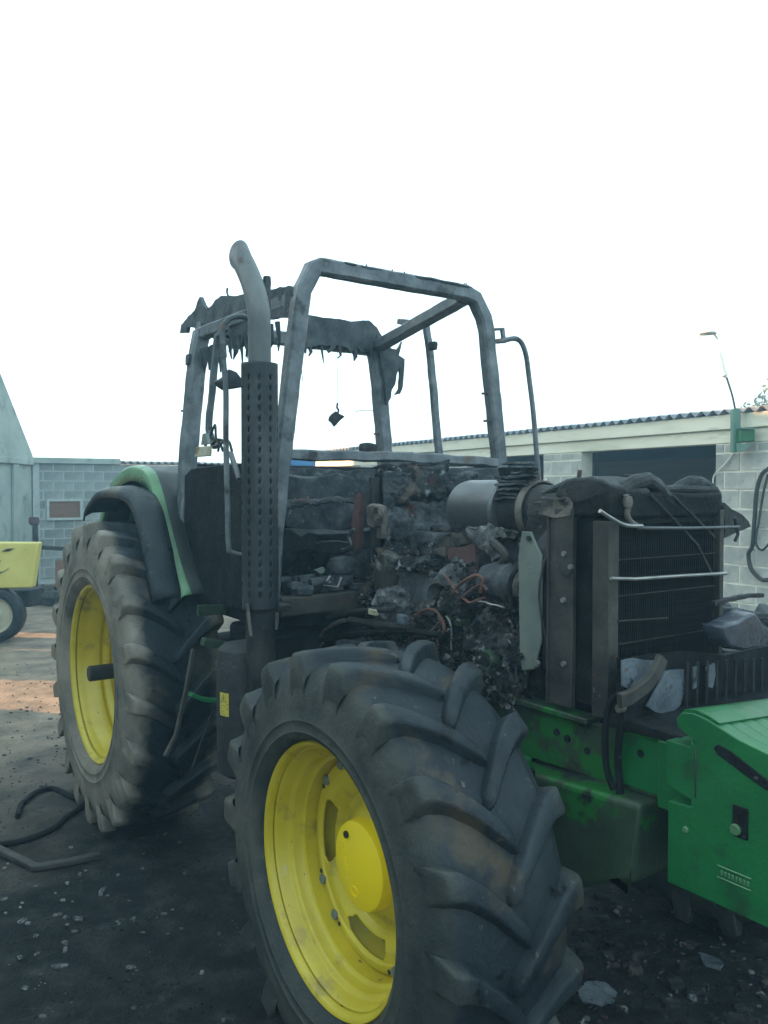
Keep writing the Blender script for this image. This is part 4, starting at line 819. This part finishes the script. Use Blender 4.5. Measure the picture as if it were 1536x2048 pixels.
# door pillars
MB().bar(finer([(0.609,0.64,3.01),(0.88,0.64,2.943),(0.916,0.64,2.795),(0.955,0.64,2.537),(0.995,0.64,2.236),(1.015,0.64,2.131)]), .042, .036).build('door_pillar', 'frame', TR, disp=.003, dfreq=14)
MB().lump([(0.958,0.63,2.803)][0], (.05,.04,.05), 3, .25, 2).build('hinge', 'melt', TR)
MB().bar(finer([(0.833,-0.65,2.79),(0.728,-0.65,2.762),(0.693,-0.65,2.665),(0.664,-0.65,2.533),(0.606,-0.65,2.348),(0.598,-0.65,2.266),(0.639,-0.65,2.209),(0.68,-0.65,2.166)]), .034, .028).build('door_pillar', 'frame', TR, disp=.005, dfreq=20)
MB().tube(bez([(0.642,-0.66,2.23),(0.705,-0.66,2.286),(0.717,-0.66,2.221),(0.757,-0.66,2.176),(0.743,-0.66,2.142)]), .007, 6).build('cable', 'melt', TR)
q = MB(); 
for pts in ([(0.55,-0.66,2.163),(0.635,-0.66,2.22),(0.757,-0.66,2.192),(0.809,-0.66,2.142)], [(0.635,-0.66,2.165),(0.73,-0.66,2.204),(0.822,-0.66,2.189),(0.867,-0.66,2.139)], [(0.717,-0.66,2.167),(0.822,-0.66,2.189),(0.886,-0.66,2.185),(0.923,-0.66,2.137)]): q.tube(bez(pts), .008, 6)
q.build('steering_console_remains', 'melt', TR)
# sills and bars
MB().bar(finer([(hoopx,-.67,2.095),(hoopx,0,2.10),(hoopx,.69,2.085)]), .06, .05).build('windscreen_sill', 'frame', TR, disp=.008, dfreq=9)
MB().bar(finer([(1.48,.68,2.09),(.42,.70,2.12)]), .05, .05).build('side_sill', 'frame', TR, disp=.006)
MB().lump([(1.5,-0.2,2.139)][0], (.05,.09,.05), 6, .2, 3).build('wiper_motor', 'melt', TR)
MB().b(.36, .40, -.70, .70, 1.30, 2.085).build('rear_cab_panel', 'soot', TR, bevel=.01)
crag('rear_cab_lining', 'insul', (.44,-.68,1.35), (0,1.36,0), (0,0,.72), 120, 60, .03, 14, (1,0,0), f=3.5, edge=.02, kind=None, sink=0)
crag('dash_remains', 'pile', (1.30,-.62,1.86), (.02,.50,.02), (-.22,0,.02), 70, 30, .018, 15, (0,0,1), f=7, edge=.012, kind=None, sink=.02)
MB().b(.5, 1.45, -.70, .70, 1.28, 1.36).build('cab_floor', 'soot', TR, bevel=.01)
MB().b(1.44, 1.53, -.70, -.16, 1.345, 1.445).build('footwell_beam', 'rustdark', TR, bevel=.015, sub=2, disp=.008)
MB().b(1.47, 1.54, .2, .72, 1.35, 2.05).build('firewall', 'insul', TR, bevel=.01, sub=3, disp=.02)
def cside(s): MB().plate([(.34,s*.715,1.98),(.52,s*.715,2.05),(1.42,s*.725,2.07),(1.50,s*.735,1.9),(1.50,s*.735,1.38),(.8,s*.735,1.33),(.34,s*.735,1.33)], (0,1,0), .02).build('cab_side_panel', 'soot', TR, sub=2, disp=.006)
sym(cside)
MB().bar([(1.128,-0.76,2.119),(1.225,-0.76,1.988)], .022, .02).build('door_latch_bar', 'steel', TR)
MB().plate([(0.662,-0.74,2.167),(0.819,-0.74,2.165),(0.812,-0.74,2.113),(0.647,-0.74,2.114)], (0,1,0), .03).build('work_lamp', 'cream', TR, bevel=.003)
MB().plate([(0.722,-0.73,2.234),(0.763,-0.73,2.237),(0.795,-0.73,2.177),(0.7,-0.73,2.176)], (0,1,0), .02).build('work_lamp_bracket', 'paleplate', TR, bevel=.003)
# seat remains and debris on cab floor
MB().b(.62, 1.05, -.22, .26, 1.60, 1.70).build('seat_base', 'melt', TR, bevel=.03, sub=3, disp=.03)
MB().b(.55, .66, -.22, .26, 1.70, 2.02).build('seat_back', 'insul', TR, bevel=.03, sub=3, disp=.03)
q = MB()
for i in range(60): q.lump((1.44+sr.uniform(-.06,.06), sr.uniform(-.62,-.2), 1.455+sr.uniform(0,.06)), (sr.uniform(.02,.09),)*2+(sr.uniform(.02,.05),), i, .35, 2)
tag(q.build('floor_rubble', 'insul', TR), kind='stuff')
MB().plate([(1.5,-0.501,1.556),(1.5,-0.455,1.568),(1.5,-0.444,1.553),(1.5,-0.455,1.539),(1.5,-0.471,1.535)], (1,0,0), .01).build('broken_shard', 'paleplate', TR)
q = MB(); q.tube([(1.53,-0.434,1.526),(1.53,-0.47,1.485),(1.53,-0.392,1.471),(1.53,-0.37,1.517)], .005, 6); q.build('wire_frame', 'rodm', TR)
MB().lump([(1.48,-0.333,1.569)][0], (.08,.13,.08), 71, .25, 3).build('ash_clod', 'insul', TR)
# interior mirror hanging at the back, wires, pegs
MB().plate(ragged([(0.5,0.225,2.424),(0.5,0.243,2.412),(0.5,0.287,2.396),(0.5,0.25,2.366),(0.5,0.214,2.33),(0.5,0.2,2.351),(0.5,0.178,2.366),(0.5,0.182,2.387),(0.5,0.2,2.407)], .002, .012), (1,0,0), .02).build('dangling_mirror', 'melt', TR)
q = MB(); q.tube(bez([(0.5,0.24,2.409),(0.5,0.247,2.434),(0.5,0.236,2.449),(0.5,0.24,2.477)]), .006, 6); q.tube([(0.5,0.243,2.471),(0.5,0.24,2.682),(0.5,0.244,2.713),(0.5,0.237,2.805)], .0015, 5); q.build('mirror_wire', 'char', TR)
MB().tube(bez([(0.45,0.401,2.434),(0.45,0.447,2.446),(0.45,0.536,2.448),(0.45,0.626,2.407)]), .0022, 5).build('dangling_wire', 'copper', TR)
MB().tube(bez([(0.45,-0.007,2.752),(0.45,0.013,2.669),(0.45,0.023,2.593)]), .0022, 5).build('dangling_wire', 'char', TR)
for p in ([(1.5,0.547,2.459),(1.5,0.605,2.463)], [(1.5,0.562,2.311),(1.5,0.62,2.317)], [(0.4,0.581,2.304),(0.4,0.645,2.306)]): MB().tube(p, .007, 6).build('stud', 'redhot', TR)
# left grab rail and hinge
MB().tube(bez([(1.5,0.655,2.752),(1.5,0.722,2.767),(1.5,0.79,2.782),(1.5,0.84,2.763),(1.5,0.876,2.696),(1.5,0.9,2.574),(1.5,0.933,2.392),(1.5,0.954,2.222),(1.5,0.984,1.979),(1.5,0.992,1.878)]), .0145, 10).build('grab_rail', 'frame', TR)
q = MB(); q.bar([(1.5,0.64,2.816),(1.5,0.699,2.825)], .016, .014); q.bar([(1.5,0.692,2.83),(1.5,0.707,2.752)], .024, .02, up=(1,0,0)); q.bar([(1.5,0.64,2.75),(1.5,0.715,2.758)], .022, .02); q.build('rail_bracket', 'frame', TR)
# right grab rail with indicator lamp
MB().tube(bez([(1.5,-0.832,2.701),(1.5,-0.878,2.704),(1.5,-0.919,2.692),(1.5,-0.947,2.669),(1.5,-0.962,2.635),(1.5,-0.958,2.511),(1.5,-0.947,2.363),(1.5,-0.948,2.154),(1.5,-0.942,1.89),(1.5,-0.938,1.691),(1.5,-0.922,1.657),(1.5,-0.859,1.638)]), .0125, 10).build('grab_rail', 'frame', TR)
MB().plate([(1.46,-0.978,2.416),(1.46,-0.952,2.429),(1.46,-0.933,2.441),(1.46,-0.928,2.47),(1.46,-0.89,2.458),(1.46,-0.861,2.424),(1.46,-0.861,2.393),(1.46,-0.929,2.379),(1.46,-0.957,2.395)], (1,0,0), .07).build('indicator_lamp', 'meltgrey', TR, bevel=.006, sub=1, disp=.003)

# ---- fenders
def fender(s):
    pr = [(-.75,1.62),(-.62,1.82),(-.45,1.97),(-.2,2.06),(.05,2.085),(.27,2.05),(.36,1.99),(.45,1.885),(.60,1.665),(.73,1.50),(.85,1.385)]
    P_ = bez([(x-.10,0,z) for x, z in pr], 4); k = len(P_); ym, yi = .865, .64
    mb = MB(); vs_ = []
    rows = [(yi,0),(ym-.05,0),(ym-.015,-.004),(ym,-.02),(ym,-.095)]
    c = Vector((0,0,.87))
    for p in P_:
        d = (Vector((p.x*.55,0,p.z))-c).normalized()
        for (y, o) in rows: vs_.append((p.x+d.x*o, s*y, p.z+d.z*o))
    m = len(rows); mb.add(vs_, [(i*m+j,(i+1)*m+j,(i+1)*m+j+1,i*m+j+1) for i in range(k-1) for j in range(m-1)])
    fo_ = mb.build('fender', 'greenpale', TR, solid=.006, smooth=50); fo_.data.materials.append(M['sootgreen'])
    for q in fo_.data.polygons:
        if abs(q.center.y) < ym-.06 or q.center.x > .9: q.material_index = 1  # only the lip stays pale: faded paint with its caught light coloured in
    # inner closing panel down to the cab floor
    MB().plate([(p.x, s*.66, p.z) for p in P_]+[(.55,s*.66,1.33),(-.4,s*.66,1.33)], (0,1,0), .01).build('fender_inner_panel', 'greenburnt', TR)
    fr_ = [(-.30,1.80),(-.26,1.85),(-.14,1.905),(.0,1.945),(.2,1.955),(.40,1.925),(.54,1.85),(.66,1.70),(.76,1.52),(.845,1.375)]
    Q = bez([(x-.11,0,z) for x, z in fr_], 4); vs_ = []
    for i, p in enumerate(Q):
        w_ = noise.noise(p*4)*.012; d = (p-c).normalized(); k_ = 1-.30*min(1, max(0, (i-12)/9))
        for (y, o) in ((.862,-.01),(.862+.06*k_,0),(.862+.15*k_,-.004+w_),(.862+.198*k_,-.03+w_),(.862+.206*k_,-.06+w_)): vs_.append((p.x+d.x*o, s*y, p.z+d.z*o))
    MB().add(vs_, [(i*5+j,(i+1)*5+j,(i+1)*5+j+1,i*5+j+1) for i in range(len(Q)-1) for j in range(4)]).build('fender_extension', 'rubber', TR, solid=.012, smooth=50, disp=.003)
    MB().plate([(.845,s*y,z) for y, z in ((.84,1.9),(1.0,1.9),(1.05,1.4),(.845,1.33))], (1,0,0), .01) 
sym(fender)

# ---- exhaust stack
EX, EY = 1.66, -.862
pts = [(EX,EY,1.9),(EX,EY,2.60),(EX,EY,2.70)]+[(EX-.045,EY,2.79),(EX-.11,EY,2.87),(EX-.19,EY,2.935),(EX-.235,EY,2.965)]
pb = MB(); pth = bez([(EX,EY,1.9),(EX,EY,2.3),(EX,EY,2.62),(EX-.012,EY,2.72),(EX-.06,EY,2.82),(EX-.12,EY,2.90),(EX-.18,EY,2.965)], 6)
pb.sweep(pth, [(.047*math.cos(2*math.pi*i/24), .047*math.sin(2*math.pi*i/24)) for i in range(24)], cap=False)
# slant the open end upright, like a chamfered outlet
n_ = len(pth); 
for i in range(24):
    v = pb.v[(n_-1)*24+i]; h = (v[2]-2.965)
    pb.v[(n_-1)*24+i] = (v[0]-.02+h*-.35, v[1], v[2]+.02+h*.9)
pb.build('exhaust_pipe', 'stack', TR, solid=.004, smooth=60)
MB().lathe([(1.50,.064),(1.52,.066),(2.40,.066),(2.45,.05)], 2, c=(EX,EY,0), n=28).build('muffler', 'char', TR)
# perforated heat shield wrapped round the muffler
n = 60; rows = 96; z0, z1 = 1.42, 2.475; vs_ = []; fs = []
for j in range(rows+1):
    for i in range(n):
        a = 2*math.pi*i/n; vs_.append((EX+.077*math.cos(a), EY+.077*math.sin(a), z0+(z1-z0)*j/rows))
for j in range(rows):
    for i in range(n):
        if i % 6 == 1 and j % 4 in (1,2) and 4 < j < rows-3: continue
        fs.append((j*n+i, j*n+(i+1)%n, (j+1)*n+(i+1)%n, (j+1)*n+i))
MB().add(vs_, fs).build('perforated_heat_shield', 'shield', TR, solid=.003, smooth=60)
MB().lathe([(.88,.0),(.88,.058),(1.16,.06),(1.42,.064),(1.50,.066)], 2, c=(EX,EY,0), n=24).build('exhaust_downpipe', 'char', TR)
MB().bar([(1.72,-0.954,1.455),(1.72,-0.945,1.387),(1.72,-0.936,1.318)], .012, .012, up=(1,0,0)).build('exhaust_bracket', 'tan', TR)
MB().b(EX-.10, EX+.02, EY-.02, -.72, 1.40, 1.43).build('exhaust_bracket', 'char', TR, bevel=.004)
# melted lumps near the pipe elbow
q = MB()
for i in range(6): q.lump(Vector([(1.6,-0.795,2.856)][0])+Vector((0,0,-.028*i)), (.03,.03,.04), i, .3, 2)
q.build('melted_stub', 'meltgrey', TR)

# ---- canister, steps and linkages between the wheels
CX, CY = 1.50, -.855
MB().lathe([(.66,0),(.66,.10),(.68,.128),(.70,.132),(1.20,.132),(1.225,.126),(1.245,.10),(1.255,.05),(1.256,0)], 2, c=(CX,CY,0), n=36).build('fuel_canister', 'melt', TR, smooth=35)
stc = math.atan2(-2.436-CY, 4.873-CX)
sm_ = MB(); a0, a1 = stc-1.02, stc-.60; vs_ = []
for j, z in enumerate((.945,1.047)):
    for i in range(7): a = a0+(a1-a0)*i/6; vs_.append((CX+.1345*math.cos(a), CY+.1345*math.sin(a), z))
sk = sm_.add(vs_, [(i,i+1,8+i,7+i) for i in range(6)]).build('warning_sticker', 'sticker', TR)
def stk(pts, th, nm='warning_print'):
    mb = MB(); P_ = []
    for (u, z) in pts: a = a0+(a1-a0)*u; P_.append((CX+.1362*math.cos(a), CY+.1362*math.sin(a), z))
    am = (a0+a1)/2; mb.bar(P_, th, .0006, up=(math.cos(am), math.sin(am), 0)); mb.build(nm, 'ink', TR)
stk([(.2,1.008),(.5,1.040),(.8,1.008),(.2,1.008)], .0025); stk([(.5,1.014),(.5,1.029)], .003); stk([(0,1.000),(1,1.000)], .002)
stk([(.05,.978),(.95,.978)], .002); stk([(.15,.990),(.8,.990)], .0015); stk([(.15,.966),(.5,.966)], .0015); stk([(.15,.956),(.7,.956)], .0015)
MB().bar([(1.22,-0.995,1.19),(1.22,-1.031,1.002),(1.22,-1.08,0.799),(1.22,-1.133,0.71)], .022, .018).build('linkage_rod', 'rustdark', TR, disp=.003)
MB().bar([(1.24,-0.896,0.911),(1.24,-0.951,0.782),(1.24,-1.009,0.631)], .012, .01).build('linkage_rod', 'char', TR)
MB().bar([(1.1,-0.964,0.949),(1.1,-0.901,0.915),(1.1,-0.81,0.892)], .05, .02).build('step_bracket', 'green', TR, bevel=.003)
MB().bar([(1.15,-0.92,1.207),(1.15,-0.791,1.171)], .05, .04).build('step_bracket', 'greenburnt', TR, bevel=.003)
MB().plate([(1.0,-0.884,1.363),(1.0,-0.731,1.351),(1.0,-0.732,1.305),(1.0,-0.884,1.308)], (1,0,0), .02).build('cab_mount', 'greenburnt', TR, bevel=.003)
MB().plate([(0.3,-0.62,0.996),(0.796,-0.62,1.076),(0.793,-0.62,0.805),(0.655,-0.62,0.386),(0.249,-0.62,0.271),(0.047,-0.62,0.338)], (0,1,0), .02).build('step_side_plate', 'greenburnt', TR, bevel=.003)
MB().lathe([(0,0),(.0,.05),(.05,.07),(.14,.07),(.16,.04)], 1, c=[(0.354,-0.66,0.49)][0], n=20).build('brake_housing', 'tan', TR)
MB().lump([(0.162,-0.7,0.425)][0], (.07,.05,.07), 8, .2, 2).build('rod_clevis', 'tan', TR)
MB().b(.95, 1.42, -.70, -.40, .80, 1.26).build('fuel_tank', 'soot', TR, bevel=.03)

# ============================================================ things lying about
def spots(pts, zz=.0):
    return [(p[0], p[1], hh(p[0], p[1])+zz) for p in pts]
hp_ = spots([(-2.147,4.763,0.0),(-2.196,4.899,0.0),(-2.209,4.977,0.0),(-2.199,5.142,0.0),(-2.119,5.202,-0.0),(-1.968,5.091,0.0),(-1.832,4.977,0.0),(-1.841,4.838,0.0),(-1.857,4.763,0.0),(-1.874,4.615,0.0),(-1.928,4.501,0.0),(-2.012,4.423,0.0),(-2.125,4.374,0.0)], .016)
tag(MB().tube(bez(hp_), .017, 8).build('rubber_hose', 'soot'), 'black rubber hose lying in a loop on the ground by the rear wheel', 'hose')
bb_ = spots([(-2.17,4.411,0.0),(-2.042,4.313,0.0),(-1.884,4.196,0.0),(-1.773,4.112,0.0)], .02)+spots([(-1.706,4.14,0.0),(-1.622,4.173,-0.0),(-1.49,4.253,0.0)], .02)
tag(MB().bar(bb_, .045, .03).build('bent_steel_bar', 'rustdark', bevel=.003), 'bent flat steel bar on the dirt at the left edge nearer than the hose', 'bar')
gr = random.Random(5); gm = MB(); protos = []
stone_spots = [(205,1785,.03),(45,1850,.032),(158,1845,.03),(135,1855,.024),(150,1868,.024),(72,1878,.034),(115,1835,.02),(285,1740,.018),(265,1838,.018),(314,1837,.018),(268,1842,.018),(285,1865,.02),(160,1748,.02),(215,1795,.02),(40,1920,.035),(75,1912,.03),(120,1935,.035),(50,1978,.028),(8,1805,.03),(70,1775,.025),(262,1935,.022),(345,1822,.014),(15,1755,.022),(130,1890,.02),(335,1868,.016)]
for i in range(4):
    o = MB().lump((0,0,0), (1,.75,.42), i+3, .16, 2, freq=.8).build('stone', 'stone'); protos.append(o.data); bpy.data.objects.remove(o)
P0 = [(-1.353,3.894,0.0),(-1.608,3.599,0.0),(-1.365,3.62,0.0),(-1.4,3.578,0.0),(-1.347,3.525,0.0),(-1.5,3.485,0.0),(-1.478,3.663,0.0),(-1.23,4.128,0.0),(-1.134,3.65,0.0),(-1.025,3.655,0.0),(-1.122,3.633,0.0),(-1.056,3.537,0.0),(-1.532,4.085,0.0),(-1.313,3.846,0.0),(-1.498,3.327,0.0),(-1.439,3.356,0.0),(-1.313,3.274,0.0),(-1.392,3.13,0.0),(-1.783,3.799,0.0),(-1.699,3.944,0.0),(-1.025,3.274,0.0),(-0.972,3.721,0.0),(-1.88,4.047,-0.0),(-1.356,3.438,0.0),(-0.943,3.525,0.0)]
for i, p in enumerate(P0):
    o = bpy.data.objects.new('stone', protos[i % 4]); col.objects.link(o); s_ = stone_spots[i][2]*gr.uniform(.55,1.25)
    o.location = (p[0], p[1], hh(p[0], p[1])+s_*.12); o.scale = (s_*gr.uniform(.9,1.7),s_,s_*.8); o.rotation_euler = (gr.uniform(-.2,.2), gr.uniform(-.2,.2), gr.uniform(0,6.28))
    tag(o, 'small pale stone lying loose on the dark ground in the near left corner', 'stone', 'pale stones strewn on the dark ground')
cm_ = MB()
for i in range(5200):
    y = 1.7+7.5*gr.random()**1.6; x = gr.uniform(-.50*y-.2, .50*y+.1)
    s_ = gr.uniform(.004,.011)*(.8+y*.04)
    cm_.lump((x, y, hh(x,y)+s_*.1), (s_*gr.uniform(.8,2.0), s_*gr.uniform(.7,1.5), s_*.9), i, .15, 1)
tag(cm_.build('cinders', 'cinder', smooth=0), 'fine dark cinders strewn over the yard', 'cinders', kind='stuff')
for i in range(1500):
    x, y = gr.uniform(-3.6, 2.6), gr.uniform(1.6, 9.5)
    if y > 4.2 and gr.random() < .45: continue
    s_ = gr.uniform(.005,.016)*(1 if y < 5 else 1.5)
    gm.lump((x, y, hh(x,y)+s_*.15), (s_*gr.uniform(.8,1.8), s_*gr.uniform(.7,1.3), s_*.8), i, .15, 1)
tag(gm.build('gravel', 'stone', smooth=0), 'scattered gravel and cinders over the yard', 'gravel', kind='stuff')
dm = MB()
for i in range(900):
    p = Vector((gr.uniform(1.0,3.1), gr.uniform(-.75,.6), 0)); w = Matrix.Rotation(R(-55.3),3,'Z') @ p + Vector((-.771,5.393,0))
    s_ = gr.uniform(.005,.022); dm.box((w.x, w.y, hh(w.x,w.y)+s_*.2), (s_*gr.uniform(.6,2.2), s_, s_*.4), rot=(gr.uniform(-.6,.6),gr.uniform(-.6,.6),gr.uniform(0,3)))
for i in range(900):
    x, y = gr.uniform(.5,2.2), gr.uniform(1.9,3.6); s_ = gr.uniform(.004,.016)
    dm.box((x, y, hh(x,y)+s_*.2), (s_*gr.uniform(.6,2.4), s_, s_*.4), rot=(gr.uniform(-.6,.6),gr.uniform(-.6,.6),gr.uniform(0,3)))
for i in range(260):
    p = Vector((gr.uniform(1.2,3.3), gr.uniform(-.85,.6), 0)); w = Matrix.Rotation(R(-55.3),3,'Z') @ p + Vector((-.771,5.393,0))
    if i % 2: w = Vector((gr.uniform(.55,2.2), gr.uniform(1.9,3.4), 0))
    s_ = .015+.05*gr.random()**2; dm.lump((w.x, w.y, hh(w.x,w.y)+s_*.1), (s_*gr.uniform(.8,1.8), s_*gr.uniform(.8,1.5), s_*.6), i, .32, 2)
tag(dm.build('burnt_debris', 'pile', smooth=0), 'burnt crumbs and flakes under the front of the tractor', 'debris', kind='stuff')
fo = [([(0.743,3.124,0.01),(0.798,3.166,0.01),(0.864,3.156,0.01),(0.894,3.092,0.01),(0.864,3.031,0.01),(0.815,3.01,0.01),(0.745,3.031,0.01)], 'larger crumpled blue-grey foil scrap on the ground right of the front tyre'),
      ([(1.305,3.364,0.01),(1.357,3.338,0.01),(1.385,3.292,0.01),(1.347,3.239,0.01),(1.302,3.267,0.01)], 'smaller crumpled foil scrap on the ground below the green weights')]
for pts, lb in fo:
    c = sum((Vector(p) for p in pts), Vector())/len(pts)
    o = MB().plate(ragged(pts, .004, .02), (0,0,1), .006).build('foil_scrap', 'foil', sub=2, disp=.006, dfreq=25); tag(o, lb, 'foil scrap')

# ---- air: thin haze lit by the low sun
HZ = bpy.data.materials.new('haze'); HZ.use_nodes = True; hn = HZ.node_tree.nodes; hl = HZ.node_tree.links
for q in list(hn):
    if q.type != 'OUTPUT_MATERIAL': hn.remove(q)
pv = hn.new('ShaderNodeVolumePrincipled'); pv.inputs['Color'].default_value = (.50,.82,1,1); pv.inputs['Density'].default_value = .010; pv.inputs['Anisotropy'].default_value = .35
hl.new(pv.outputs[0], [q for q in hn if q.type == 'OUTPUT_MATERIAL'][0].inputs['Volume'])
if True:
    o = MB().b(-60, 60, -40, 70, -1.0, 7.5).build('haze', HZ, smooth=0); tag(o, kind='stuff')
